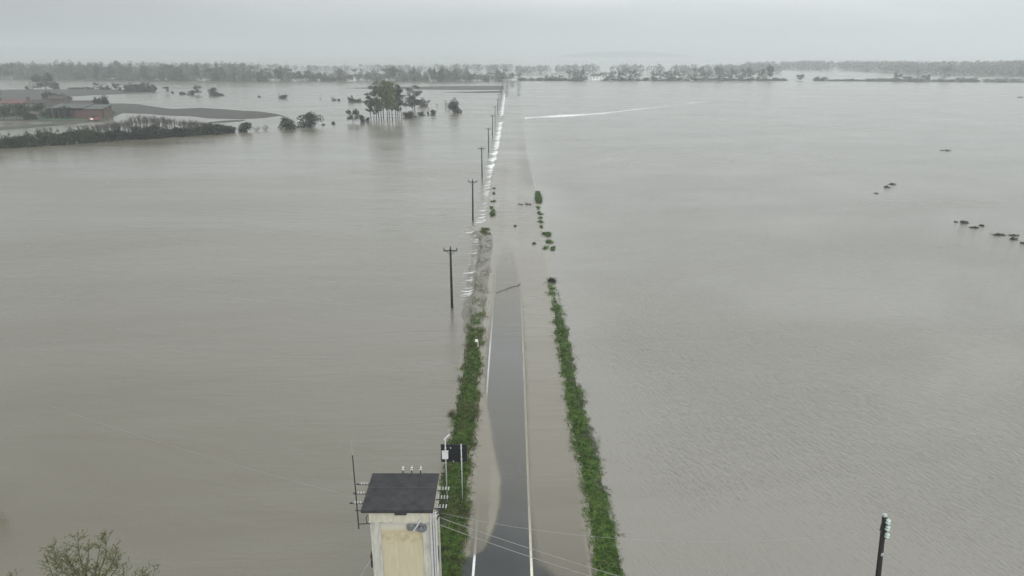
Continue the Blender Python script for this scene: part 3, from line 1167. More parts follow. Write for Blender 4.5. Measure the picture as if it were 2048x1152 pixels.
TUFT = [
    (1076, 395, 15, 26, 'long dark grass island right of the road, farthest of the big tufts', 'grass', .7),
    (1077, 416, 9, 5, 'thin grass wisp just below the long dark grass island', 'grass', .5),
    (1080, 427, 13, 6, 'ragged grass tuft with a spur pointing right, below the thin wisp', 'grass', .5),
    (1080, 437, 8, 5, 'small grass tuft between the ragged spur tuft and the pale wisp', 'grass', .45),
    (1083, 444, 12, 5, 'low ragged grass tuft on the drowned right verge', 'grass', .45),
    (1084, 454, 8, 6, 'pale wispy grass tuft above the bushy green tuft', 'grass_olive', .45),
    (1092, 469, 20, 9, 'bushy green tuft with a tail pointing right, on the drowned right verge', 'grass', .7),
    (1096, 484, 18, 6, 'oval green tuft between the bushy tailed tuft and the paired tufts', 'grass', .6),
    (1091, 496, 9, 6, 'smaller left one of two paired tufts on the drowned right verge', 'grass', .5),
    (1104, 497, 14, 7, 'larger right one of two paired tufts with a trailing tip', 'grass', .5),
    (1102, 562, 15, 8, 'dark tuft standing alone just beyond the end of the right grass bank', 'leaf_dark', .7),
    (1104, 577, 12, 4, 'flat wisp of drowned grass between lone dark tuft and right bank', 'grass', .4),
    (985, 427, 11, 14, 'dark green tuft on the left road edge beside the second utility pole', 'grass', .7),
    (983, 415, 6, 5, 'small spiky tuft on the left road edge above the dark green tuft', 'grass', .6),
    (987, 403, 10, 4, 'flat grass wisp on the left road edge, leaning to the road', 'grass', .5),
    (988, 386, 6, 6, 'narrow tuft on the left road edge below the farthest tuft', 'grass_olive', .5),
    (988, 376, 7, 4, 'farthest little tuft on the left road edge by the foam', 'grass_olive', .5),
    (972, 460, 26, 10, 'broad olive grass hump on the spit left of the road', 'grass_olive', .6),
    (974, 468, 20, 3, 'thin strip of grass below the broad olive hump', 'grass_olive', .4),
    (903, 829, 5, 5, 'stray tuft in the water at the outer edge of the left bank', 'weed', .4),
]
for u, v, wp, dp, lab, lf, hg in TUFT:
    z = ZL if u < 920 else 0.0
    tuft(u, v, wp, dp, lab, lf, 60 if lf == 'grass_olive' else 100, hg, z)
# weeds drowned on the left bank, between the grass and the spit
rng = np.random.default_rng(77)
V, Fq, k = [], [], 0
for _ in range(420):
    v0 = rng.uniform(472, 640)
    y = row_y(v0)
    x = interp(XL, y) + rng.uniform(0.0, 1.5) ** 1.3
    if noise.noise(Vector((x * .6, y * .25, 2))) < -0.02:
        continue
    kk = rng.integers(3, 8)
    c = np.array([x, y, -.1]) + rng.normal(size=(kk, 3)) * np.array([.28, .12, .01])
    v_, f_ = blades(c, 0.30, 0.035, (-1.2, 0), rng)
    V.append(v_)
    Fq.append(f_ + k)
    k += len(v_)
o = link('weeds', np_mesh('weeds', np.concatenate(V), np.concatenate(Fq)), M['grass_olive'])
setting(o, 'stuff', 'sparse drowned weeds in the shallows along the left road edge')

# dark verges where the road comes out of the water far off
for px, lab, nm_ in (([(1014, 163), (1010, 176), (1009, 194), (1015, 196), (1017, 178), (1019, 163)], 'dark strip of bushes on left verge of far road end', 'roadside_hedge'),
                     ([(1033, 163), (1034, 178), (1036, 193), (1040, 193), (1041, 178), (1042, 163)], 'dark strip of bushes on right verge of far road end', 'roadside_hedge'),
                     ([(1030, 162), (1060, 159.5), (1100, 157.5), (1100, 160.5), (1060, 162.5), (1042, 164)], 'dark curving embankment hedge at the end of the road', 'roadside_hedge')):
    poly = np.array([tuple(at(u, v))[:2] for u, v in px])
    lo, hi = poly.min(0), poly.max(0)
    rng = np.random.default_rng(len(lab))
    pts = rng.uniform(lo, hi, (9000, 2))
    pts = pts[poly_sd(pts, poly) < 0][:420]
    c = np.column_stack([pts, rng.uniform(0, 0.4, len(pts))])
    v_, f_ = leaf_quads(c, 0.28, rng, .3)
    tag(link(nm_, np_mesh(nm_, v_, f_), M['leaf_far_hazed']), lab, 'hedge')


# ------------------------------------------------------------------ plants on the left
def hrow(label_of, items, name, cat, kind, leaf, group):
    for it in items:
        px_plant(it[0], it[1], it[2], it[3], name, label_of, cat, kind, leaf, ZL, group)


hedge = []
rr = random.Random(21)
u = -14
while u < 462:
    vb = 296.5 - u * 0.0665 + rr.uniform(-1, 1)
    hh = 27 + rr.uniform(-7, 5) - max(0, u - 250) * 0.02
    hedge.append((u, vb, rr.uniform(26, 36), vb - hh))
    u += rr.uniform(12, 17)
hrow('dense dark green bush in the flooded hedgerow at the left edge of the photo', [h_ for h_ in hedge if h_[0] < 190], 'bush', 'bush', 'bush', 'leaf_mid', 'bushes of the long flooded hedgerow by the farm')
hrow('lower dark bush among the bare saplings in the flooded hedgerow', [(a, b_, c, d + 5) for a, b_, c, d in hedge if a >= 190], 'bush', 'bush', 'bush', 'leaf_dark', 'low bushes under the bare saplings')


for i_ in range(11):
    u_ = 6 + i_ * 17.5 + rr.uniform(-4, 4)
    vb_ = 296.5 - u_ * .0665
    px_plant(u_, vb_, 15, vb_ - 31 + rr.uniform(-4, 3), 'shrub', 'thin twiggy shrub poking above the dense hedgerow bushes', 'shrub', 'thin', 'leaf_mid', ZL, 'twiggy shrubs of the flooded hedgerow')


def sapling(u, vb, vt, seed, label, group):
    p = at(u, vb, ZL)
    h_ = at_y(u, vt, p.y).z - ZL
    r_ = random.Random(seed)
    b_ = MB()
    for k in range(r_.randint(13, 18)):
        a = r_.uniform(0, 6.28)
        sp = r_.uniform(0.2, 1.6)
        hh = h_ * r_.uniform(0.8, 1.05)
        x0, y0 = math.cos(a) * .35, math.sin(a) * .35
        mid = (x0 + math.cos(a) * sp * .45, y0 + math.sin(a) * sp * .45, hh * .5)
        tip = (x0 + math.cos(a) * sp, y0 + math.sin(a) * sp, hh)
        b_.tube([(x0, y0, -.5), mid, tip], [.075, .06, .03], 4, False)
        for j in range(6):
            f_ = r_.uniform(.35, .9)
            q = Vector(mid).lerp(Vector(tip), f_)
            aa = r_.uniform(0, 6.28)
            b_.tube([q, q + Vector((math.cos(aa) * .5, math.sin(aa) * .5, r_.uniform(.6, 1.3)))], [.04, .02], 3, False)
    o = b_.build('sapling', M['twig'])
    o.location = p
    tag(o, label, 'sapling', group)


for i in range(34):
    u = 196 + i * 7.6 + rr.uniform(-3, 3)
    vb = 296.5 - u * 0.0665 - 2
    if 352 < u < 362:
        continue
    top = np.interp(u, [196, 240, 262, 290, 330, 350, 365, 395, 415, 455], [252, 243, 238, 231, 233, 238, 244, 241, 250, 252]) + rr.uniform(-2, 4)
    sapling(u, vb, top, i, 'bare brown multi-stemmed sapling rising from the flooded hedgerow', 'bare saplings in the hedgerow')

PLANTS = [
    # u, v base, width px, v top, kind, leaf, name, label
    (437, 267, 28, 250, 'bush', 'leaf_dark', 'bush', 'rounded bush next right of the bare saplings in the hedgerow'),
    (462, 266, 20, 252, 'bush', 'leaf_mid', 'bush', 'low mid green bush between rounded bush and hedgerow end clump'),
    (492, 264, 34, 245, 'bush', 'leaf_dark', 'bush', 'peaked dark bush near the right end of the flooded hedgerow'),
    (514, 262, 16, 252, 'thin', 'leaf_dark', 'shrub', 'thin see-through shrub between peaked bush and last hedgerow shrub'),
    (530, 260, 16, 249, 'thin', 'leaf_mid', 'shrub', 'last thin shrub at the right end of the flooded hedgerow'),
    (575, 258, 42, 235, 'bush', 'leaf_mid', 'bush', 'broad brownish green bush left of the darker domed bush'),
    (621, 254, 46, 226, 'bush', 'leaf_dark', 'bush', 'tall domed dark green bush standing alone in the flood'),
    (647, 250, 9, 247, 'bush', 'leaf_dark', 'bush', 'tiny bush top just right of the tall domed bush'),
    (667, 248, 10, 243, 'bush', 'leaf_dark', 'bush', 'tiny bush top halfway between domed bush and tree clump'),
    (706, 246, 26, 219, 'round', 'leaf_dark', 'tree', 'small dark round tree left of the tall poplar clump'),
    (724, 245, 15, 230, 'bush', 'leaf_dark', 'bush', 'dark bush at the foot of the small round tree'),
    (736, 243, 11, 235, 'bush', 'leaf_dark', 'bush', 'little low bush right beside the dark bush, left of poplars'),
    (819, 235, 30, 223, 'bush', 'leaf_dark', 'bush', 'wide dark bush at the right foot of the poplar clump'),
    (843, 231, 16, 223.5, 'bush', 'leaf_dark', 'bush', 'flat dark bush between the wide bush and two round bushes'),
    (856, 230, 6, 223.5, 'bush', 'leaf_dark', 'bush', 'tiny round bush left of the bigger round bush'),
    (866, 230.5, 13, 219.5, 'bush', 'leaf_dark', 'bush', 'small round dark bush, right end of the row past the poplars'),
    (851, 213.5, 26, 195, 'thin', 'leaf_brown', 'shrub', 'loose reddish brown shrub behind the second tall tree'),
    (846, 213, 22, 200, 'bush', 'leaf_brown', 'shrub', 'low brown shrub beneath the loose reddish shrub'),
    (874, 213, 6, 207, 'thin', 'leaf_brown', 'shrub', 'faint little shrub between reddish shrub and ball shaped tree'),
    (891, 215, 9, 200, 'thin', 'leaf_brown', 'shrub', 'bare thin shrub left of the ball shaped tree'),
    (899, 219, 16, 204, 'thin', 'leaf_mid', 'shrub', 'half bare shrub against the left side of ball shaped tree'),
    (910, 226, 27, 199, 'bush', 'leaf_dark', 'tree', 'ball shaped dark green tree alone near the road'),
    (705, 204, 17, 192, 'bush', 'leaf_dark', 'bush', 'dark blocky bush left behind the poplar clump'),
    (718, 204, 18, 198, 'bush', 'leaf_dark', 'bush', 'low tapering bush trailing right from the dark blocky bush'),
    (733, 204, 16, 201, 'bush', 'leaf_dark', 'bush', 'flat strip of bush reaching behind the poplar crowns'),
    (811, 211, 7, 204, 'bush', 'leaf_dark', 'bush', 'dark little bush seen between poplar clump and second tree'),
    (568, 196.5, 22, 189.5, 'bush', 'leaf_dark', 'bush', 'small flat bush alone in the middle of the left flood'),
    (558, 196, 5, 187, 'thin', 'leaf_dark', 'shrub', 'thin spike of shrub at left end of small flat bush'),
    (519, 194.5, 7, 191, 'bush', 'leaf_dark', 'bush', 'speck of a bush left of the small flat bush'),
    (641, 199.5, 5, 194, 'thin', 'leaf_brown', 'shrub', 'pale wisp of shrub halfway to the poplar clump'),
    (665, 201, 9, 192, 'thin', 'leaf_dark', 'shrub', 'forked thin shrub right of the pale wisp'),
    (668, 201, 9, 197, 'bush', 'leaf_dark', 'bush', 'low bush at the foot of the forked thin shrub'),
    (678, 201.5, 7, 197.5, 'bush', 'leaf_dark', 'bush', 'tiny bush right of the forked thin shrub'),
    (333, 187, 13, 173, 'oval', 'leaf_dark', 'tree', 'small square topped tree at left of the isolated bushes'),
    (345, 187.5, 7, 183, 'bush', 'leaf_dark', 'bush', 'tiny bush right of the small square topped tree'),
    (365, 189, 17, 183.5, 'bush', 'leaf_dark', 'bush', 'low flat bush between square topped tree and stepped bush'),
    (385, 190, 18, 181, 'bush', 'leaf_dark', 'bush', 'lower left half of the stepped clump in the flood'),
    (397, 189.5, 15, 171, 'round', 'leaf_dark', 'tree', 'upright tree on the right of the stepped clump'),
    (427, 190, 20, 175, 'bush', 'leaf_mid', 'bush', 'pointed bush, right end of the isolated clumps'),
    (436, 191.5, 26, 184, 'bush', 'leaf_dark', 'bush', 'low dark bush along the foot of the pointed bush'),
    (92, 179, 44, 147, 'round', 'leaf_mid', 'tree', 'large domed tree on the brown field beyond the farm'),
    (76, 179, 22, 160, 'oval', 'leaf_brown', 'tree', 'half bare tree against the left of the large domed tree'),
    (62, 179, 18, 163, 'thin', 'leaf_brown', 'shrub', 'bare shrub at the left of the half bare field tree'),
    (54, 179, 10, 173, 'bush', 'leaf_dark', 'bush', 'dark little bush at left foot of the field trees'),
    (112, 178, 14, 163, 'bush', 'leaf_mid', 'bush', 'lower bush merging into right side of large domed tree'),
    (194, 179.5, 12, 165.5, 'oval', 'leaf_dark', 'tree', 'little upright tree at left end of the field hedge'),
    (205, 179.5, 12, 170, 'bush', 'leaf_dark', 'bush', 'bush right of the little upright tree on the field hedge'),
    (216, 180, 14, 170.5, 'bush', 'leaf_dark', 'bush', 'middle bush of the field hedge by the copse'),
    (232, 180, 14, 166, 'round', 'leaf_dark', 'tree', 'rounded little tree of the field hedge next to copse'),
    (240, 181, 10, 174, 'bush', 'leaf_dark', 'bush', 'low bush filling the gap before the copse'),
    (105, 205, 32, 183, 'round', 'leaf_dark', 'tree', 'dark broad tree standing behind the farmhouse roof'),
    (121, 206, 24, 188, 'round', 'leaf_dark', 'tree', 'second dark tree behind the farm, right of the broad one'),
    (131, 206, 12, 196, 'bush', 'leaf_dark', 'bush', 'small bush right of the dark trees behind the farm'),
    (206, 230, 30, 192, 'round', 'leaf_mid', 'tree', 'pointed grey green tree at the right end of the barn'),
    (213, 232, 20, 212, 'bush', 'leaf_dark', 'bush', 'dark bush under the pointed tree by the barn'),
    (222, 229, 18, 222, 'bush', 'leaf_mid', 'bush', 'low scrub right of the barn by the water'),
    (0, 214, 14, 178, 'oval', 'leaf_brown', 'tree', 'brownish tree cut by the photo edge above the farmhouse'),
    (8, 240, 30, 213, 'round', 'leaf_dark', 'tree', 'dark tree in front of the farmhouse at the photo edge'),
    (34, 240, 44, 209, 'round', 'leaf_dark', 'tree', 'big dark tree in front of the red roof'),
    (60, 239, 30, 217, 'bush', 'leaf_mid', 'bush', 'reddish brown hedge bush before the farmhouse wall'),
    (88, 238, 40, 206, 'round', 'leaf_dark', 'tree', 'big dark tree between farmhouse and barn'),
    (108, 237, 24, 214, 'bush', 'leaf_dark', 'bush', 'dark bush on the lawn right of the big farm tree'),
    (132, 239, 26, 213, 'round', 'leaf_dark', 'tree', 'dark green tree before the open barn bay'),
]
for u, vb, wp, vt, kd, lf, nm_, lab in PLANTS:
    px_plant(u, vb, wp, vt, nm_, lab, nm_, kd, lf)
for u, wp, vt in ((254, 16, 170), (263, 18, 167), (275, 20, 168.5), (287, 22, 166), (298, 20, 165.5), (308, 15, 171)):
    px_plant(u, 184, wp, vt, 'tree', 'dark rounded tree of the dense little copse on the field edge', 'tree', 'bush', 'leaf_dark', ZL, 'trees of the little copse')
for u in range(140, 190, 9):
    px_plant(u, 178.5, 11, 174.5 + random.uniform(-1, 1), 'bush', 'low bush in the row left of the little upright tree', 'bush', 'bush', 'leaf_dark', ZL, 'low field hedge')

# the clump of poplars: each trunk a tree
POP = [(753, 240, 24, 178, -.10), (758, 238, 26, 170, -.08), (763, 241, 26, 165, -.03), (767, 238, 27, 161.5, -.02), (775, 241, 27, 161, .02), (779, 238, 26, 162.5, -.01),
       (785, 241, 25, 164, .03), (792, 238, 25, 167, .02), (796, 240, 22, 171, .05), (803, 238, 19, 178, .03)]
for i, (u, vb, wp, vt, ln) in enumerate(POP):
    lf = 'leaf_olive' if 1 < i < 8 else 'leaf_mid'
    o = px_plant(u, vb, wp * 1.12, vt, 'poplar_tree', 'tall slim poplar with a bare lower trunk in the flooded clump', 'tree', 'poplar', lf, ZL, 'poplars of the flooded clump', i % 4, 'dark_bark', ln)
for u, vb, wp, vt in ((742, 238, 26, 186), (748, 240, 22, 196), (799, 236, 16, 190)):
    px_plant(u, vb, wp, vt, 'poplar_tree', 'smaller poplar with sparse low foliage at the side of the clump', 'tree', 'poplar', 'leaf_mid', ZL, 'side poplars of the clump', random.randrange(4), 'dark_bark', -.06 if u < 770 else .05)
px_plant(830, 226, 36, 171, 'poplar_tree', 'separate tall tree right of the poplar clump', 'tree', 'poplar', 'leaf_mid', ZL, None, 2)
px_plant(826, 224, 24, 182, 'poplar_tree', 'slighter tree sharing the foot of the separate tall tree', 'tree', 'oval', 'leaf_mid', ZL, None, 1)

# ------------------------------------------------------------------ far tree lines
rr = random.Random(8)
prof = [(-30, 127), (60, 128), (130, 126), (180, 124), (215, 125), (240, 124), (268, 127), (290, 125), (312, 122), (335, 125), (350, 130), (372, 127), (400, 129), (430, 128), (455, 126), (500, 130), (530, 131), (555, 135), (575, 131), (600, 137),
        (640, 139), (690, 140), (725, 141), (765, 138), (785, 134), (825, 134), (845, 137), (870, 134), (890, 135), (925, 136), (945, 141), (975, 140), (1003, 134), (1014, 138)]
pu, pv = [a for a, _ in prof], [c for _, c in prof]
base_v = lambda u: float(np.interp(u, [-30, 150, 260, 400, 520, 1010], [158, 159, 161, 162.5, 162.5, 162]))
u = -24
while u < 1014:
    vt = float(np.interp(u, pu, pv)) + rr.choice((-2, 0, 1, 3, 6, 9)) + rr.uniform(-1, 2)
    wp = rr.uniform(16, 30)
    px_plant(u, base_v(u) + rr.uniform(-.8, .3), wp, vt, 'tree', 'hazy broadleaf tree of the long wood across the far left shore', 'tree', rr.choice(('round', 'bush', 'oval', 'bush')), rr.choice(('leaf_far_hazed', 'leaf_mid', 'leaf_far_hazed')), ZL, 'trees of the long far wood')
    u += wp * rr.uniform(0.42, 0.62)


def wood(name, u0, u1, vbase, tops, n_, label, seed, leaf='leaf_far_hazed', dv=2.0):
    """A far-off wood that reads as one mass: many leaf-clump crowns in one object."""
    rng = np.random.default_rng(seed)
    V, Fq, k = [], [], 0
    for _ in range(n_):
        u = rng.uniform(u0, u1)
        vb = vbase(u) - rng.uniform(0, dv)
        p = at(u, vb, ZL)
        vt = float(np.interp(u, [a for a, _ in tops], [c for _, c in tops])) + rng.uniform(-1, 4)
        h_ = max(3.0, at_y(u, vt, p.y).z - ZL)
        w_ = h_ * rng.uniform(.35, .6)
        d = rng.normal(size=(95, 3))
        d /= np.linalg.norm(d, axis=1)[:, None]
        r_ = rng.uniform(.3, 1.0, 95)[:, None] ** .5
        c = np.array(p) + np.array([0, 0, h_ * .52]) + d * r_ * np.array([w_, w_, h_ * .5])
        v_, f_ = leaf_quads(c, h_ * .085, rng)
        V.append(v_)
        Fq.append(f_ + k)
        k += len(v_)
    o = link(name, np_mesh(name, np.concatenate(V), np.concatenate(Fq)), M[leaf])
    return setting(o, 'stuff', label)


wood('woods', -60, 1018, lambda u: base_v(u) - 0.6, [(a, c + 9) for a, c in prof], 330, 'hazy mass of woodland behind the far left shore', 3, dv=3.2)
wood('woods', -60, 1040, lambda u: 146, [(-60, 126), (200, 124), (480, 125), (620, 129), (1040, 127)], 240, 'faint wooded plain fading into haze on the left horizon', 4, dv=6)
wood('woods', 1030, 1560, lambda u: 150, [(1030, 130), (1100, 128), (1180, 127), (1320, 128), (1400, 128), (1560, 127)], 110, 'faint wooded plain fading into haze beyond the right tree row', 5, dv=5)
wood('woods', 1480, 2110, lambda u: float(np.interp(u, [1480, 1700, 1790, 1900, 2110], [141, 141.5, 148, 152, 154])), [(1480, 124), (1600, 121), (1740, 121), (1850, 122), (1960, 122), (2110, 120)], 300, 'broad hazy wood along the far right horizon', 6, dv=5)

RT = [(1095, 12, 150, 'round'), (1108, 14, 147, 'oval'), (1122, 12, 150, 'round'), (1137, 13, 140, 'oval'), (1150, 14, 141, 'round'), (1160, 18, 137, 'round'), (1170, 12, 147, 'oval'), (1216, 12, 145, 'oval'), (1226, 14, 142, 'round'),
      (1240, 16, 141, 'round'), (1251, 18, 136, 'oval'), (1264, 16, 139, 'round'), (1277, 12, 147, 'oval'), (1308, 18, 143, 'round'), (1320, 14, 141, 'oval'), (1335, 20, 141, 'round'), (1348, 20, 140, 'round'), (1364, 16, 142, 'oval'),
      (1378, 14, 144, 'oval'), (1394, 24, 134, 'round'), (1410, 16, 142, 'round'), (1430, 30, 133, 'round'), (1446, 16, 140, 'oval'), (1461, 20, 136, 'round'), (1476, 14, 142, 'oval'), (1490, 22, 136, 'round'), (1505, 14, 141, 'oval'), (1516, 16, 140, 'oval')]
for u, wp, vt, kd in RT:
    px_plant(u, 161, wp, vt, 'tree', 'hazy grey green tree of the row across the far right shore', 'tree', kd, 'leaf_far_hazed', ZR, 'trees of the far right row')
px_plant(1533, 161, 24, 130, 'tree', 'tallest tree, right end of the far right row', 'tree', 'round', 'leaf_dark', ZR)
px_plant(1022, 161, 14, 145, 'tree', 'hazy tree just left behind the far end of the road', 'tree', 'round', 'leaf_far_hazed', ZR)
px_plant(1036, 160, 14, 147, 'tree', 'hazy tree just right behind the far end of the road', 'tree', 'oval', 'leaf_far_hazed', ZR)
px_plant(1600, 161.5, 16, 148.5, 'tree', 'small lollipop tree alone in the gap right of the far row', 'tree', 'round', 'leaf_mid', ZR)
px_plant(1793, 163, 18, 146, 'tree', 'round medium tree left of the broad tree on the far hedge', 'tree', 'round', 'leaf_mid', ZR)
px_plant(1834, 163.5, 28, 138, 'tree', 'broad pointed tree on the low hedge at far right', 'tree', 'cone', 'leaf_far_hazed', ZR)
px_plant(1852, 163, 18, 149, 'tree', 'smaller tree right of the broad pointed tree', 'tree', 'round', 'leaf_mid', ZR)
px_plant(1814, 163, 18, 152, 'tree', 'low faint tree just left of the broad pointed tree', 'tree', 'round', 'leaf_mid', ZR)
px_plant(1887, 163.5, 21, 132, 'tree', 'tall narrow tree alone above the far right hedge', 'tree', 'oval', 'leaf_far_hazed', ZR)
HB = [(1045 + 17 * i, 161, 24, 155.5) for i in range(7)] + [(1100 + 16 * i, 161.2, 22, 155 + (i % 3)) for i in range(29)]
for u, vb, wp, vt in HB:
    if 1176 < u < 1204:
        continue
    px_plant(u, vb, wp, vt, 'bush', 'low bush along the foot of the far right tree row', 'bush', 'bush', 'leaf_mid', ZR, 'low bushes under the far right row')
for u, wp, vt in ((1552, 22, 155.5), (1567, 18, 156.5), (1636, 18, 153), (1648, 16, 154), (1630, 10, 156)):
    px_plant(u, 161.5, wp, vt, 'bush', 'low dark bush by the gap right of the tallest tree', 'bush', 'bush', 'leaf_dark', ZR, 'bushes by the gap in the far hedge')
x_ = 1660
while x_ < 2060:
    if not (1962 < x_ < 1966) and not (1978 < x_ < 1984):
        vt = 156 + rr.uniform(-1.5, 2.5) + (0 if x_ > 1740 else 2)
        px_plant(x_, 162 + (x_ - 1660) * .007, rr.uniform(14, 24), vt, 'bush', 'low hazy bush of the broken hedge along far right shore', 'bush', 'bush', 'leaf_far_hazed', ZR, 'broken hedge on the far right shore')
    x_ += rr.uniform(8, 15)


# ------------------------------------------------------------------ hills in the haze
def hill(D, prof_, half, seed):
    us, vs__ = [a for a, _ in prof_], [c for _, c in prof_]
    b_ = MB()
    nx, ny = 90, 9
    vv = []
    for i in range(nx + 1):
        u = us[0] + (us[-1] - us[0]) * i / nx
        v = float(np.interp(u, us, vs__)) + 0.9 * noise.noise(Vector((u * .02, seed, 0))) + .4 * noise.noise(Vector((u * .09, seed, 0)))
        p = at_y(u, v, D)
        for j in range(ny + 1):
            t_ = j / ny * 2 - 1
            vv.append((p.x, D + t_ * half, -2.7 + (max(0.2, p.z + 2.7)) * math.cos(t_ * math.pi / 2) ** .8))
    ff = [(i * (ny + 1) + j, (i + 1) * (ny + 1) + j, (i + 1) * (ny + 1) + j + 1, i * (ny + 1) + j + 1) for i in range(nx) for j in range(ny)]
    b_.add(vv, ff)
    return setting(b_.build('hills', M['hill'], None, True))


hill(4900, [(1010, 131), (1050, 124), (1100, 117), (1150, 107), (1200, 103.5), (1260, 102), (1310, 104), (1350, 108), (1400, 115), (1470, 122), (1560, 127)], 350, 1)
hill(6200, [(-450, 92), (0, 93), (120, 95), (300, 97), (420, 104), (560, 110), (700, 113), (850, 110), (960, 112), (1060, 118), (1120, 125)], 420, 2)
hill(5400, [(1450, 124), (1540, 118), (1640, 115.5), (1740, 117), (1860, 118), (1960, 119), (2100, 117), (2300, 116)], 380, 3)


# ------------------------------------------------------------------ transformer tower
TX0, TX1 = -6.93, -3.88
TY0, TY1 = 28.7, 31.6
TH = 6.93
tw = thing('transformer_tower', 'tall cream transformer tower with flat dark roof beside the flooded road', 'tower', ((TX0 + TX1) / 2, TY0, 0))
OX, OY = (TX0 + TX1) / 2, TY0
hw, dp = (TX1 - TX0) / 2, TY1 - TY0


def TB(*boxes):
    b_ = MB()
    for a, c in boxes:
        b_.box(a, c)
    return b_


TB(((-hw + .06, .06, -1), (hw - .06, dp - .06, TH - .02))).build('wall', M['stained'], tw)
pil = MB()
for sx_ in (-1, 1):
    for y0 in (0.0, dp - .5):
        x0 = -hw if sx_ < 0 else hw - .50
        pil.box((x0, y0, -1), (x0 + .50, y0 + .5, TH - .62))
pil.build('pilaster', M['pilaster'], tw)
TB(((-hw - .012, -.012, TH - .615), (hw + .012, dp + .012, TH - .006))).build('frieze', M['plaster'], tw)
TB(((-hw - .06, -.06, TH - .66), (hw + .06, dp + .06, TH - .60))).build('ledge', M['pilaster'], tw)
rb = MB()
rx0, rx1, ry0, ry1 = -hw - .36, hw + .06, -.16, dp - .02
rb.add([(rx0, ry0, TH), (rx1, ry0, TH), (rx1, ry1, TH + .06), (rx0, ry1, TH + .06), (rx0, ry0, TH + .17), (rx1, ry0, TH + .17), (rx1, ry1, TH + .23), (rx0, ry1, TH + .23)],
       [(3, 2, 1, 0), (4, 5, 6, 7), (0, 1, 5, 4), (1, 2, 6, 5), (2, 3, 7, 6), (3, 0, 4, 7)])
roof = rb.build('roof', M['roof_slab'], tw)
sm = MB()
for k_, (yy) in enumerate((1.55,)):
    sm.box((rx0 + .02, yy, TH + .17 + .06 * (yy + .16) / (dp + .14) + .001), (rx1 - .02, yy + .07, TH + .185 + .06 * (yy + .16) / (dp + .14)))
sm.build('roof_seam', M['dark_metal'], roof)
TB(((-.28, -.12, TH - .15), (.30, .02, TH - .01))).build('vent', M['dark_metal'], tw)
# side door and small louvre on the road side, seen at a glance along the wall
TB(((hw - .02, 1.0, 2.6), (hw + .02, 1.9, 3.4))).build('louvre', M['dark_metal'], tw)


def insulator(b_, p, axis, ln=.26, r=.055, n_sheds=3):
    pr = [(.02, 0)]
    for k in range(n_sheds):
        a = ln * (k + .15) / n_sheds
        pr += [(r * .45, a), (r, a + ln * .12 / 1), (r * .9, a + ln * .16), (r * .4, a + ln * .22)]
    pr.append((.02, ln))
    b_.lathe(p, axis, pr, 8)


# three stub insulators standing behind the roof
for xx in (-.31, .15, .62):
    st_ = MB()
    st_.tube([(xx, dp + .08, TH - .15), (xx, dp + .08, TH + .36)], .035, 6)
    bk = st_.build('insulator_pin', M['dark_metal'], tw)
    ib = MB()
    insulator(ib, (xx, dp + .08, TH + .34), (.12, 0, 1), .26, .065, 2)
    ib.build('insulator', M['porcelain'], bk)
# three insulator arms on the left wall
for k, yy in enumerate((.75, 1.55, 2.35)):
    ab = MB()
    zz = TH - .12
    ab.tube([(-hw + .02, yy, zz), (-hw - 1.05, yy, zz + .02)], .028, 6)
    ab.tube([(-hw - .98, yy - .02, zz + .06), (-hw - 1.10, yy - .02, zz + .06)], .04, 6)
    arm = ab.build('insulator_arm', M['dark_metal'], tw)
    for j in range(3):
        ib = MB()
        insulator(ib, (-hw - .56 - .14 * j, yy, zz + .02), (0, 0, 1), .13, .040, 2)
        ib.build('insulator', M['porcelain'], arm)
# rack of insulators on the road side
for k, yy in enumerate((.75, 1.5, 2.25)):
    ab = MB()
    zz = TH - .42
    ab.tube([(hw - .02, yy, zz), (hw + .68, yy + .06, zz + .04)], .03, 6)
    ab.tube([(hw - .02, yy, zz - .45), (hw + .42, yy + .04, zz)], .022, 6)
    arm = ab.build('insulator_arm', M['dark_metal'], tw)
    for j in range(4):
        ib = MB()
        insulator(ib, (hw + .14 + .15 * j, yy + .04, zz + .03), (.15, 0, 1), .20, .040, 3)
        ib.build('insulator', M['porcelain'], arm)
# black jumpers hanging at the front right corner
jb = MB()
rj = random.Random(3)
for k in range(6):
    x0 = hw + .16 + .1 * k
    y0 = .05 + .30 * k
    jb.tube([(x0, y0, TH - .12), (x0 + .07, y0 - .1, TH - .38), (x0 - .04, y0 - .1, TH - .62), (hw + .06, y0 - .02, TH - .85)], .026, 5)
jb.build('jumper_cable', M['dark_metal'], tw)
# conduits down the right front corner
cb = MB()
for k, (xx, rr_) in enumerate(((hw - .07, .055), (hw + .07, .045), (hw + .175, .05))):
    cb.tube([(xx, -.07, TH - .02), (xx, -.075, 4), (xx + .012, -.07, -.8)], rr_, 8)
    cb.tube([(xx, -.07, TH - .30), (xx, -.07, TH - .16)], rr_ + .022, 8)
cb.build('conduit', M['conduit'], tw)
TB(((hw - .02, -.06, 1.2), (hw + .12, .10, TH - .9))).build('cable_duct', M['cable'], tw)
# two cable coils under the ledge, a strut across them
for xx, rad in ((.48, .20), (.98, .26)):
    co = MB()
    for t_ in range(4):
        rr_ = rad - .035 * t_
        pts = [(xx + rr_ * math.cos(a), -.055 - .03 * (t_ % 2) + .012 * math.sin(3 * a), TH - .90 + rr_ * math.sin(a)) for a in np.linspace(0, 2 * math.pi, 26)]
        co.tube(pts, .026, 6, False)
    co.build('cable_coil', M['cable'], tw, True)
sb = MB()
sb.tube([(.58, -.16, TH - 1.05), (.80, -.18, TH - .72), (1.02, -.05, TH - .35)], .034, 6)
sb.build('strut', M['conduit'], tw)
hb = MB()
hb.tube([(.98, -.03, TH - .95), (.98, -.13, TH - .95)], [.13, .10], 12)
hb.build('junction_box', M['cable'], tw)
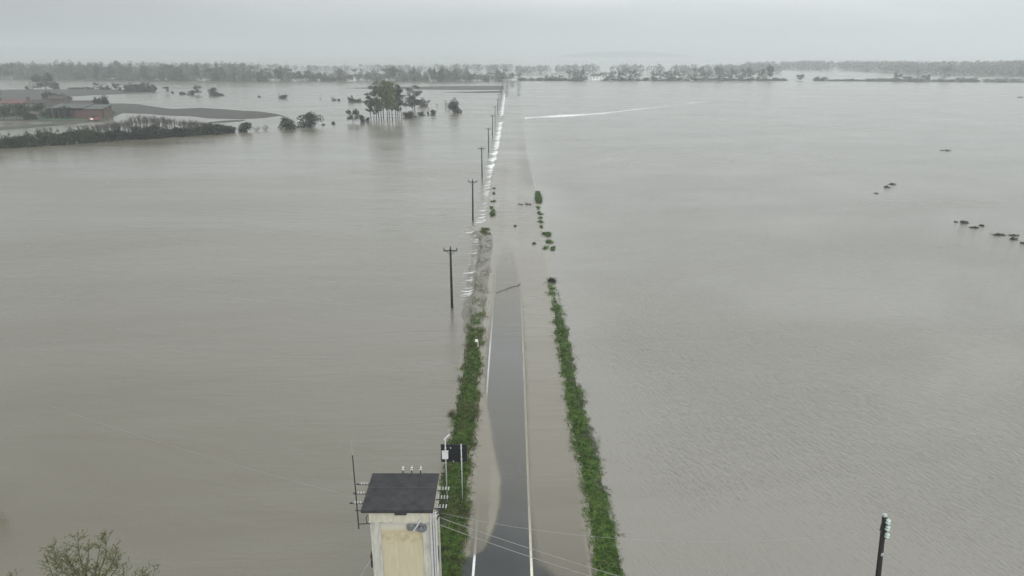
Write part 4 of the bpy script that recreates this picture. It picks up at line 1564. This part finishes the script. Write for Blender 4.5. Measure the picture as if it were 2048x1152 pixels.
# dark fuse box on the left edge and pale service cable leaving to the left
TB(((-hw - .13, .10, 3.52), (-hw - .005, .42, 4.25))).build('fuse_box', M['dark_metal'], tw)
# bits of old bracket on the left
hk = MB()
hk.tube([(-hw - .0, -.0, TH - .75), (-hw - .12, -.05, TH - .62), (-hw - .16, -.05, TH - .42), (-hw - .08, -.04, TH - .2)], .022, 5)
hk.build('hook', M['dark_metal'], tw)
# antenna mast with its two brackets
am = MB()
mx_ = -hw - .53
am.tube([(mx_, -.12, TH - .92), (mx_ - .01, -.10, TH + 1.1), (mx_ - .03, -.06, TH + 3.15)], [.034, .032, .026], 8)
mast = am.build('antenna_mast', M['dark_metal'], tw)
wp_ = MB()
wp_.tube([(mx_ - .03, -.06, TH + 3.1), (mx_ - .05, -.05, TH + 4.05)], [.010, .006], 5)
wp_.build('whip', M['galv'], mast)
br = MB()
br.tube([(mx_, -.12, TH - .66), (-hw + .05, -.04, TH - .66)], .028, 6)
br.tube([(mx_ - .10, -.12, TH + .14), (-hw - .30, -.12, TH + .10)], .03, 6)
br.build('mast_bracket', M['dark_metal'], tw)


# ------------------------------------------------------------------ wires
def wire(p, q, sag, rad, label, mt='wire', n_=30):
    p, q = Vector(p), Vector(q)
    b_ = MB()
    pts = []
    for i in range(n_ + 1):
        t_ = i / n_
        x = p.lerp(q, t_)
        x.z -= 4 * sag * t_ * (1 - t_)
        pts.append(x)
    b_.tube(pts, rad, 5)
    return tag(b_.build('overhead_wire', M[mt]), label, 'wire')


WS = Vector((TX1 + .1, TY0 + .1, TH - .75))
E1 = at_depth(1300, 1182, 27.5)
wire(WS + Vector((0, .3, .18)), E1 + Vector((0, .2, .1)), .10, .013, 'upper of two pale wires running from the tower down over the road')
wire(WS + Vector((0, 0, 0)), E1 + Vector((0, -.05, -.12)), .12, .014, 'lower of two pale wires running from the tower down over the road')
wire(WS + Vector((0, .6, .2)), at_depth(1763, 1062, 31.6), 1.1, .007, 'thin sagging wire from the tower across to the wooden pole', 'wire')
wire((TX0 - .7, TY0 + 1.55, TH - .4), at_depth(-260, 650, 92), 1.8, .005, 'thin pale wire crossing the water left of the tower', 'wire')
wire((TX0 - .05, TY0 + .2, 4.1), at_depth(690, 1200, 34), .05, .013, 'short pale service cable leaving the left wall of the tower')

# ------------------------------------------------------------------ wooden pole at the right
pt = at_depth(1769.5, 1031, 31.9)
wpole = thing('wooden_pole', 'dark leaning wooden utility pole topped with glass insulators at lower right', 'utility pole', (pt.x + .62, pt.y, 0))
loc = wpole.location
b_ = MB()
topv = pt - Vector(loc)
b_.tube([(0, 0, -1.5), topv * .5, topv], [.15, .125, .105], 12)
b_.build('shaft', M['pole_wood'], wpole, True)
d_ = topv.normalized()
cp = MB()
cp.lathe(topv - d_ * .02, d_, [(.115, 0), (.10, .08), (.02, .12)], 12)
cp.build('pole_cap', M['galv'], wpole)
for k, (off, dy_) in enumerate(((.40, -.14), (.74, -.16), (1.12, -.18))):
    q = topv - d_ * off
    pn = MB()
    pn.tube([q, q + Vector((.06, dy_ - .03, 0)), q + Vector((.06, dy_ - .03, .14))], .018, 6)
    bk = pn.build('insulator_pin', M['dark_metal'], wpole)
    ib = MB()
    insulator(ib, q + Vector((.06, dy_ - .03, .08)), (0, -.15, 1), .30, .115, 2)
    ib.build('insulator', M['glass_ins'], bk, True)
for sx_ in (-1, 1):
    ib = MB()
    q = topv - d_ * .62
    ib.tube([q + Vector((sx_ * .02, .0, -.35)), q + Vector((sx_ * .16, -.05, -.2)), q + Vector((sx_ * .15, -.05, .25)), q + Vector((sx_ * .03, 0, .5))], .022, 6)
    ib.build('bracket', M['dark_metal'], wpole)
nb_ = MB()
q = topv - d_ * 2.05
nb_.box((q.x - .05, q.y - .16, q.z - .07), (q.x + .05, q.y - .12, q.z + .07))
nb_.build('number_plate', M['galv'], wpole)

# ------------------------------------------------------------------ row of poles in the water on the left
ORD = ['nearest', 'second nearest', 'third', 'fourth', 'fifth', 'sixth', 'seventh', 'eighth', 'ninth', 'tenth', 'eleventh', 'twelfth']
proto = thing('utility_pole', '', 'utility pole', (0, 0, 0), 'utility poles in a row along the left of the road')
PH = 7.15
b_ = MB()
b_.tube([(0, 0, -1.5), (0, 0, 3.5), (0, 0, PH)], [.17, .145, .115], 8)
parts = [b_.build('shaft', M['far_pole'], proto, True)]
b_ = MB()
b_.box((-.78, -.06, PH - .28), (.78, .05, PH - .17))
arm = b_.build('crossarm', M['far_pole'], proto)
parts.append(arm)
for xx in (-.74, 0, .74):
    b_ = MB()
    b_.lathe((xx, 0, PH - .17 if xx else PH), (0, 0, 1), [(.03, 0), (.05, .05), (.075, .09), (.05, .2), (.07, .24), (.02, .30)], 6)
    parts.append(b_.build('insulator', M['far_pole'], proto))
b_ = MB()
b_.tube([(-.5, 0, PH - .26), (0, -.02, PH - .75)], .025, 5)
b_.tube([(.5, 0, PH - .26), (0, -.02, PH - .75)], .025, 5)
parts.append(b_.build('brace', M['far_pole'], proto))
for i in range(12):
    y = at(903, 615, ZL).y + 44.9 * i
    xx = -7.05 + 0.1 * math.sin(i * 2.3)
    if i == 0:
        r_ = proto
    else:
        r_ = proto.copy()
        COL.objects.link(r_)
        for p_ in parts:
            c = p_.copy()
            COL.objects.link(c)
            c.parent = r_
    r_.location = (xx, y, ZL)
    r_.rotation_euler = (0, R(0.5) * math.sin(i * 1.7), R(4) * math.sin(i * 3.1))
    r_['label'] = 'dark utility pole with crossarm in the flood, %s of the row along the road' % ORD[i]

# ------------------------------------------------------------------ road sign seen from behind
s0, s1 = at(894, 1006, 0), at(925.5, 1000, 0)
sg = thing('road_sign', 'large dark back of a road sign on two steel posts in the left verge', 'road sign', ((s0.x + s1.x) / 2, (s0.y + s1.y) / 2, 0))
sx0, sx1 = s0.x - sg.location.x, s1.x - sg.location.x
ys_ = s0.y - sg.location.y
tl, brr = at_y(881.5, 890, sg.location.y), at_y(934, 924.5, sg.location.y)
z1, z0 = tl.z, brr.z
x0, x1 = tl.x - sg.location.x, brr.x - sg.location.x
TB(((x0, .06, z0), (x1, .10, z1))).build('panel', M['board'], sg)
rim = MB()
for a, c in (((x0 - .012, .045, z0 - .012), (x1 + .012, .06, z0 + .03)), ((x0 - .012, .045, z1 - .03), (x1 + .012, .06, z1 + .012)), ((x0 - .012, .045, z0 + .03), (x0 + .03, .06, z1 - .03)), ((x1 - .03, .045, z0 + .03), (x1 + .012, .06, z1 - .03))):
    rim.box(a, c)
rim.build('panel_rim', M['dark_metal'], sg)
for k, xx in enumerate((sx0, sx1)):
    pb = MB()
    pb.tube([(xx, 0, -.6), (xx, 0, z1 + (.45 if k == 0 else .06))], .042, 8)
    pb.build('post', M['galv'], sg, True)
cl_ = MB()
for xx in (sx0, sx1):
    for zz in (z0 + .2, z1 - .25):
        cl_.box((xx - .07, -.02, zz), (xx + .07, .058, zz + .05))
cl_.build('clamp', M['galv'], sg)
bx = TB(((sx0 - .21, -.20, z0 + .36), (sx0 + .18, -.045, z0 + .88))).build('control_box', M['box_white'], sg)
TB(((sx0 - .225, -.215, z0 + .875), (sx0 + .195, -.035, z0 + .90))).build('lid', M['conduit'], bx)
so = MB()
a, c = Vector((sx0 - .06, -.05, z1 + .42)), Vector((sx0 + .28, .08, z1 + .70))
nn = Vector((-.45, 0, .62)).normalized() * .02
wv = Vector((0, .10, 0))
so.add([a - wv, c - wv, c + wv, a + wv, a - wv + nn, c - wv + nn, c + wv + nn, a + wv + nn], [(3, 2, 1, 0), (4, 5, 6, 7), (0, 1, 5, 4), (1, 2, 6, 5), (2, 3, 7, 6), (3, 0, 4, 7)])
so.build('solar_panel', M['box_white'], sg)
sp = MB()
for (xx, zz) in ((sx0 + .33, z1 - .24), (sx0 + .48, z0 + .05)):
    sp.tube([(xx, .02, zz), (xx, .061, zz)], .05, 10)
sp.build('bolt', M['galv'], sg)

# small white marker in the verge
mkp = at(954, 690, 0.35)
mk = thing('marker_post', 'small white marker plate on a short post in the left verge', 'marker', mkp)
b_ = MB()
b_.tube([(.10, 0, -.2), (.10, 0, .55)], .03, 6)
b_.build('post', M['white_paint'], mk)
TB(((-.17, -.02, .34), (.09, .02, .62))).build('plate', M['white_paint'], mk)


# ------------------------------------------------------------------ driftwood and debris
def branch(u0, v0, u1, v1, rad, label, seed, z=0.02, name='branch'):
    p, q = at(u0, v0, z), at(u1, v1, z)
    r_ = random.Random(seed)
    b_ = MB()
    pts = [p.lerp(q, t_ / 6) + Vector((r_.uniform(-.08, .08), r_.uniform(-.2, .2), r_.uniform(-.02, .03))) for t_ in range(7)]
    b_.tube(pts, [rad * s_ for s_ in (1, .95, .85, .75, .6, .45, .2)], 6)
    for k in range(5):
        a = pts[r_.randint(1, 5)]
        d = (q - p).normalized()
        b_.tube([a, a + d * r_.uniform(.3, .8) + Vector((0, r_.uniform(-1.0, 1.0), r_.uniform(0, .1)))], [rad * .5, rad * .15], 5)
    o = b_.build(name, M['debris'])
    tag(o, label, 'branch')


branch(1012, 578, 1043, 570, .05, 'long thin driftwood branch lying across the wet road', 3)
branch(993, 585, 1012, 579, .035, 'short thin twig left of the long driftwood branch on road', 4)
branch(1062, 409, 1050, 408, .16, 'dark log drifting across the road beside the right tufts', 5)
branch(1046, 409, 1037, 408, .09, 'thinner stick left of the dark log on flooded road', 6)


def raft(u, v, wpx, dpx, label, seed, z=ZR, hgt=.25):
    p = at(u, v, z)
    k = depth(p) / F
    w_ = wpx * k / 2
    d_ = abs(at(u, v - dpx / 2, z).y - at(u, v + dpx / 2, z).y) / 2
    rng = np.random.default_rng(seed)
    n_ = int(24 + 30 * w_ * d_)
    n_ = min(n_, 900)
    rr_ = np.abs(np.clip(rng.normal(0, .45, n_), -1, 1))
    ln_ = np.sign(rng.normal(size=n_)) * rr_
    c = np.stack([ln_ * w_, (ln_ * rng.uniform(-.6, .6) + rng.normal(0, .3, n_) * (1.1 - rr_)) * d_, rng.uniform(-.02, hgt, n_) * (1 - rr_ * .8)], 1)
    v_, f_ = leaf_quads(c, rng.uniform(.10, .32, n_), rng, .75)
    me = np_mesh('debris_raft', v_, f_)
    b_ = MB()
    for _ in range(14):
        a = rng.uniform(0, 6.28)
        q = rng.uniform(0, .9)
        x0, y0 = math.cos(a) * q * w_, math.sin(a) * q * d_
        b_.tube([(x0, y0, 0), (x0 + rng.uniform(-.9, .9) * min(1, w_), y0 + rng.uniform(-.9, .9) * min(1, w_), rng.uniform(.05, hgt * 1.6))], [.03, .012], 4)
    k0 = len(v_)
    me2 = np_mesh('debris_raft', np.concatenate([v_, np.array(b_.v)]), f_.tolist() + [tuple(i + k0 for i in q) for q in b_.f])
    bpy.data.meshes.remove(me)
    o = link('debris_raft', me2, M['debris'])
    o.location = p
    tag(o, label, 'debris')


for a in ((1895, 301.5, 14, 2.5, 'small dark raft of debris, farthest out on right flood', 1, .3),
          (1884, 301.2, 7, 1.2, 'faint trail of debris left of the farthest dark raft', 2, .15),
          (1784, 369, 14, 4, 'upper half of a slanting debris streak on right flood', 3, .3),
          (1774, 375, 12, 3.5, 'lower half of a slanting debris streak on right flood', 4, .25),
          (1752, 387, 9, 2, 'faint speck of debris below the slanting streak', 5, .1),
          (1929, 446, 15, 4, 'spiky debris at the left end of the drifting chain', 6, .45),
          (1912, 444, 8, 2, 'faint wisp leading the drifting chain of debris', 12, .1),
          (1947, 455.5, 17, 3, 'flat dark raft below the spiky debris', 7, .2),
          (1964, 452, 10, 3, 'thin debris between flat raft and biggest raft', 8, .2),
          (1998, 470.5, 27, 6, 'biggest dark raft of debris in the drifting chain', 9, .35),
          (2028, 471.5, 20, 3.5, 'upper thin raft right of the biggest raft', 10, .2),
          (2026, 479, 22, 4, 'lower raft right of the biggest raft', 11, .25),
          (2048, 487, 12, 3, 'piece of debris cut by the right photo edge', 13, .2),
          (2040, 195, 18, 1.5, 'far dark streak at the right photo edge', 14, .5)):
    raft(*a[:6], hgt=a[6])
raft(1030, 453, 4, 2, 'small dark lump drifting on the flooded road', 15, hgt=.2)
raft(1068, 488, 6, 2.5, 'dark lump on the road left of the oval tuft', 16, hgt=.2)


# ------------------------------------------------------------------ farm
def gable(parent, x0, x1, y0, y1, zw, zr, wall, roof_m, over=.4, axis='x'):
    b_ = MB()
    b_.box((x0, y0, -.8), (x1, y1, zw))
    ym, xm = (y0 + y1) / 2, (x0 + x1) / 2
    if axis == 'x':
        b_.add([(x0, y0, zw), (x0, y1, zw), (x0, ym, zr - .05), (x1, y0, zw), (x1, y1, zw), (x1, ym, zr - .05)], [(0, 2, 1), (3, 4, 5)])
    b_.build('wall', M[wall], parent)
    r_ = MB()
    o_ = over
    sl = (zr - zw) / ((y1 - y0) / 2)
    ze = zw - o_ * sl
    t_ = .18
    xa, xb = x0 - o_, x1 + o_
    r_.add([(xa, y0 - o_, ze), (xb, y0 - o_, ze), (xb, ym, zr), (xa, ym, zr), (xb, y1 + o_, ze), (xa, y1 + o_, ze),
            (xa, y0 - o_, ze + t_), (xb, y0 - o_, ze + t_), (xb, ym, zr + t_), (xa, ym, zr + t_), (xb, y1 + o_, ze + t_), (xa, y1 + o_, ze + t_)],
           [(3, 2, 1, 0), (5, 4, 2, 3), (6, 7, 8, 9), (9, 8, 10, 11), (0, 1, 7, 6), (4, 5, 11, 10), (0, 6, 9, 3), (3, 9, 11, 5), (1, 2, 8, 7), (2, 4, 10, 8)])
    return r_.build('roof', M[roof_m], parent)


def farm_frame(u0, u1, vb, z=ZL):
    a, c = at(u0, vb, z), at(u1, vb, z)
    return a, c, depth(a) / F


a, c, k = farm_frame(5, 50, 228)
hs_ = thing('farmhouse', 'long farmhouse with faded red tiled roof half hidden by trees', 'house', (a.x, a.y, ZL))
W_ = c.x - a.x
zw = at_y(30, 206.5, a.y).z - ZL
zr = at_y(30, 199.5, a.y + 5).z - ZL
rf_ = gable(hs_, 0, W_, 0, 9, zw, zr, 'wall_farm', 'roof_red')
ch = MB()
ch.box((W_ - .6, 4, zr - .4), (W_ + .4, 4.9, zr + 1.3))
ch.build('chimney', M['wall_brick'], rf_)
for k_ in range(4):
    wn = TB(((1.4 + k_ * 2.6, -.03, zw - 1.9), (2.3 + k_ * 2.6, .02, zw - .6))).build('window', M['pane'], hs_)
wing = thing('farm_wing', 'brown roofed wing joined to the right of the farmhouse', 'house', (c.x + .05, a.y, ZL))
W2 = at(93, 228, ZL).x - c.x
rf_ = gable(wing, 0.5, W2, .6, 8.4, zw - .1, zr - .15, 'wall_farm', 'roof_brown', .3)
ch = MB()
ch.box((W2 - 2.2, 4, zr - .5), (W2 - 1.2, 4.9, zr + 1.2))
ch.build('chimney', M['wall_brick'], rf_)
for k_ in range(3):
    TB(((1.6 + k_ * 2.7, .57, zw - 1.9), (2.5 + k_ * 2.7, .62, zw - .7))).build('window', M['pane'], wing)
a, c, k = farm_frame(94, 130, 214)
bk_ = thing('brick_barn', 'brick barn half hidden behind the two dark farm trees', 'barn', (a.x, a.y, ZL))
gable(bk_, 0, c.x - a.x, 0, 8, at_y(110, 198, a.y).z - ZL, at_y(110, 192, a.y + 4).z - ZL, 'wall_brick', 'roof_brown')
a, c, k = farm_frame(136, 196, 219)
bb = thing('barn', 'low barn with a dark brown tiled roof behind the red shed', 'barn', (a.x, a.y, ZL))
gable(bb, 0, c.x - a.x, 0, 11, at_y(160, 208.5, a.y).z - ZL, at_y(160, 201.5, a.y + 5.5).z - ZL, 'wall_brick', 'roof_brown')
a, c, k = farm_frame(106, 209, 238)
sh = thing('red_shed', 'open farm shed with grey green roof and red panels', 'shed', (a.x, a.y, ZL))
W_ = c.x - a.x
X_ = lambda u: at(u, 238, ZL).x - a.x
zf = at_y(150, 216.5, a.y).z - ZL
TB(((0, 7, -.8), (W_, 7.3, zf + .6)), ((0, .4, -.8), (.3, 7, zf + .2)), ((W_ - .3, .4, -.8), (W_, 7, zf + .2))).build('wall', M['wall_brick'], sh)
pp = MB()
for u in (106.5, 118, 130, 143):
    pp.box((X_(u), .2, -.8), (X_(u) + .3, .5, zf - .05))
pp.build('post', M['wall_farm'], sh)
TB(((X_(146), .15, -.8), (X_(172), .35, zf - .9))).build('red_panel', M['red_panel'], sh)
TB(((X_(173), -.45, -.8), (X_(207), .10, zf - .7))).build('red_panel', M['red_panel'], sh)
TB(((X_(120), 5.5, -.8), (X_(143), 6.8, zf - .2))).build('shade_block', M['bay_shade'], sh)  # near-black block paints the shade deep inside the open bay
r_ = MB()
r_.add([(-.5, -.9, zf), (X_(172), -.9, zf), (X_(172), 8, zf + 1.3), (-.5, 8, zf + 1.3), (-.5, -.9, zf + .2), (X_(172), -.9, zf + .2), (X_(172), 8, zf + 1.5), (-.5, 8, zf + 1.5)],
       [(3, 2, 1, 0), (4, 5, 6, 7), (0, 1, 5, 4), (1, 2, 6, 5), (2, 3, 7, 6), (3, 0, 4, 7)])
r_.build('roof', M['roof_grey'], sh)
r_ = MB()
xa, xb = X_(172) + .02, W_ + .5
r_.add([(xa, -1.2, zf - .45), (xb, -1.2, zf - .45), (xb, 7.9, zf + .9), (xa, 7.9, zf + .9), (xa, -1.2, zf - .2), (xb, -1.2, zf - .2), (xb, 7.9, zf + 1.15), (xa, 7.9, zf + 1.15)],
       [(3, 2, 1, 0), (4, 5, 6, 7), (0, 1, 5, 4), (1, 2, 6, 5), (2, 3, 7, 6), (3, 0, 4, 7)])
r_.build('roof', M['roof_grey'], sh)
# small red and white farm vehicle before the shed
p = at(184.5, 242.3, ZL + .1)
tk = thing('farm_vehicle', 'small red farm vehicle with a white front parked before the red shed', 'vehicle', p)
TB(((-1.55, 0, .45), (-.62, 2.9, 1.35)), ((.62, 0, .45), (1.55, 2.9, 1.35)), ((-.61, .6, .5), (.61, 2.9, 1.15))).build('body', M['red_paint'], tk)
TB(((-.60, -.25, .55), (.60, .58, 1.25))).build('hood', M['white_paint'], tk)
TB(((-.75, 1.5, 1.16), (.75, 2.6, 2.2))).build('cab', M['pane'], tk)
for xx in (-1.5, 1.2):
    for yy in (.4, 2.4):
        wb = MB()
        wb.tube([(xx, yy, .42), (xx + .3, yy, .42)], .42, 12)
        wb.build('wheel', M['tyre'], tk)
# white things far off: a house among the right trees, a slim tower left
p = at(1193, 160.5, ZR)
wh = thing('white_house', 'distant white house showing between trees of far right row', 'house', p)
gable(wh, -5, 4, 0, 8, 4.2, 6.4, 'white_paint', 'roof_grey')
for k_ in range(2):
    TB(((-3.5 + k_ * 3.5, -.03, 1.6), (-2.2 + k_ * 3.5, .02, 3.0))).build('window', M['pane'], wh)
p = at(1207, 160.5, ZR)
wh = thing('white_house', 'second, narrower distant white house right beside the first', 'house', p)
gable(wh, -3, 3, 0, 7, 5.2, 7.6, 'white_paint', 'roof_grey')
TB(((-1, -.03, 2.6), (.4, .02, 4.2))).build('window', M['pane'], wh)
p = at(859.5, 162.3, ZL)
wt = thing('white_tower', 'slim white tower before the far left wood', 'tower', p)
TB(((-.8, -.8, -.5), (.8, .8, 5.5))).build('shaft', M['plaster'], wt)
b_ = MB()
b_.tube([(0, 0, 5.5), (0, 0, 6.0), (0, 0, 7.4)], [1.1, .9, .1], 8)
b_.build('cap', M['roof_grey'], wt)


# ------------------------------------------------------------------ budding trees at the bottom left
def budding(name, label, t0, limbs, foot, seed, twig_n=15):
    """Limbs given as photo points at the tree's own distance, spread in depth; twigs and buds grow from them."""
    r_ = random.Random(seed)
    root = thing(name, label, 'tree', foot)
    o_ = Vector(foot)
    wood_, pts = MB(), []
    fork = at_depth(limbs[0][0][0], limbs[0][0][1], t0) - o_
    wood_.tube([(0, 0, -1), Vector((0, 0, 0)).lerp(fork, .5), fork], [.13, .10, .06], 8)
    for li in limbs:
        dz = r_.uniform(-1.0, 1.0)
        path = []
        for i, (u, v) in enumerate(li):
            path.append(at_depth(u, v, t0 + dz * i / max(1, len(li) - 1) + r_.uniform(-.08, .08)) - o_)
        n_ = len(path)
        wood_.tube(path, [.045 * (1 - .75 * i / (n_ - 1)) for i in range(n_)], 6, False)
        for k in range(twig_n):
            f_ = r_.uniform(.12, 1.0)
            i = min(n_ - 2, int(f_ * (n_ - 1)))
            q = path[i].lerp(path[i + 1], f_ * (n_ - 1) - i)
            d = (path[i + 1] - path[i]).normalized()
            side = Vector((r_.gauss(0, 1), r_.gauss(0, 1), r_.gauss(0, .7) + .3)).normalized()
            tip = q + (d * .7 + side * .75).normalized() * r_.uniform(.25, .75) * (1.15 - .4 * f_)
            mid = q.lerp(tip, .5) + Vector((r_.gauss(0, .03), r_.gauss(0, .03), .03))
            wood_.tube([q, mid, tip], [.016, .012, .006], 4, False)
            for j in range(3):
                pts.append(q.lerp(tip, r_.uniform(.35, 1.05)))
            for s_ in range(2):
                g = q.lerp(tip, r_.uniform(.3, .9))
                e = g + (d * .4 + Vector((r_.gauss(0, 1), r_.gauss(0, 1), r_.gauss(0, .6) + .3)).normalized() * .8).normalized() * r_.uniform(.12, .38)
                wood_.tube([g, e], [.009, .005], 3, False)
                for j in range(3):
                    pts.append(g.lerp(e, r_.uniform(.5, 1.1)))
    wood_.build('trunk', M['budtwig'], root)
    rng = np.random.default_rng(seed)
    c = np.array([tuple(p) for p in pts])
    c = np.concatenate([c, c + rng.normal(size=c.shape) * .04])
    v_, f_ = leaf_quads(c, .036, rng)
    link('crown', np_mesh('crown', v_, f_), M['leaf_bud'], root)


b0 = at_depth(190, 1280, 31)
budding('budding_tree', 'sparse budding tree top, widest of those at bottom left', 31,
        [[(186, 1190), (190, 1150), (196, 1115), (205, 1072)], [(186, 1190), (172, 1148), (176, 1115), (178, 1088)], [(186, 1190), (155, 1150), (128, 1122), (96, 1100)], [(186, 1190), (140, 1158), (112, 1128), (108, 1090)],
         [(186, 1190), (210, 1150), (226, 1125), (234, 1103)], [(186, 1190), (222, 1152), (236, 1135), (228, 1118)], [(186, 1190), (166, 1140), (158, 1108), (156, 1080)], [(186, 1190), (160, 1165), (130, 1145), (116, 1132)], [(186, 1190), (200, 1140), (212, 1112), (212, 1080)],
         [(186, 1190), (130, 1170), (105, 1150), (88, 1105)], [(186, 1190), (150, 1140), (134, 1118), (132, 1098)]],
        (b0.x, b0.y, 0), 5, 17)
b1 = at_depth(290, 1330, 31.5)
budding('budding_tree', 'yellowish budding twigs right of the widest bottom left tree', 31.5,
        [[(285, 1215), (282, 1175), (286, 1135)], [(285, 1215), (262, 1175), (244, 1146)], [(285, 1215), (300, 1170), (311, 1137)], [(285, 1215), (272, 1170), (270, 1143)], [(285, 1215), (292, 1168), (298, 1143)]],
        (b1.x, b1.y, 0), 6, 9)
b2 = at_depth(20, 1330, 31.5)
budding('budding_tree', 'topmost twig of a tree at the bottom left corner', 31.5, [[(20, 1215), (19, 1180), (22, 1149)], [(20, 1215), (28, 1180), (32, 1154)]], (b2.x, b2.y, 0), 7, 6)
px_plant(-9, 1010, 26, 925, 'shrub', 'dark shrub cut by the left photo edge near the bottom', 'shrub', 'thin', 'leaf_mid', ZL)

# ------------------------------------------------------------------ haze over the plain
hb_ = MB()
hb_.box((-7000, -60, -3.7), (7000, 8000, 110))
hz_ = hb_.build('haze', None)
m = bpy.data.materials.new('haze')
m.use_nodes = True
t = m.node_tree
t.nodes.clear()
oo = t.nodes.new('ShaderNodeOutputMaterial')
pv_ = t.nodes.new('ShaderNodeVolumePrincipled')
pv_.inputs['Color'].default_value = (0.90, 0.94, 0.955, 1)
pv_.inputs['Density'].default_value = 0.00054
pv_.inputs['Anisotropy'].default_value = 0.5
t.links.new(pv_.outputs[0], oo.inputs['Volume'])
hz_.data.materials.append(m)
setting(hz_, 'stuff', 'pale damp haze over the flooded plain')
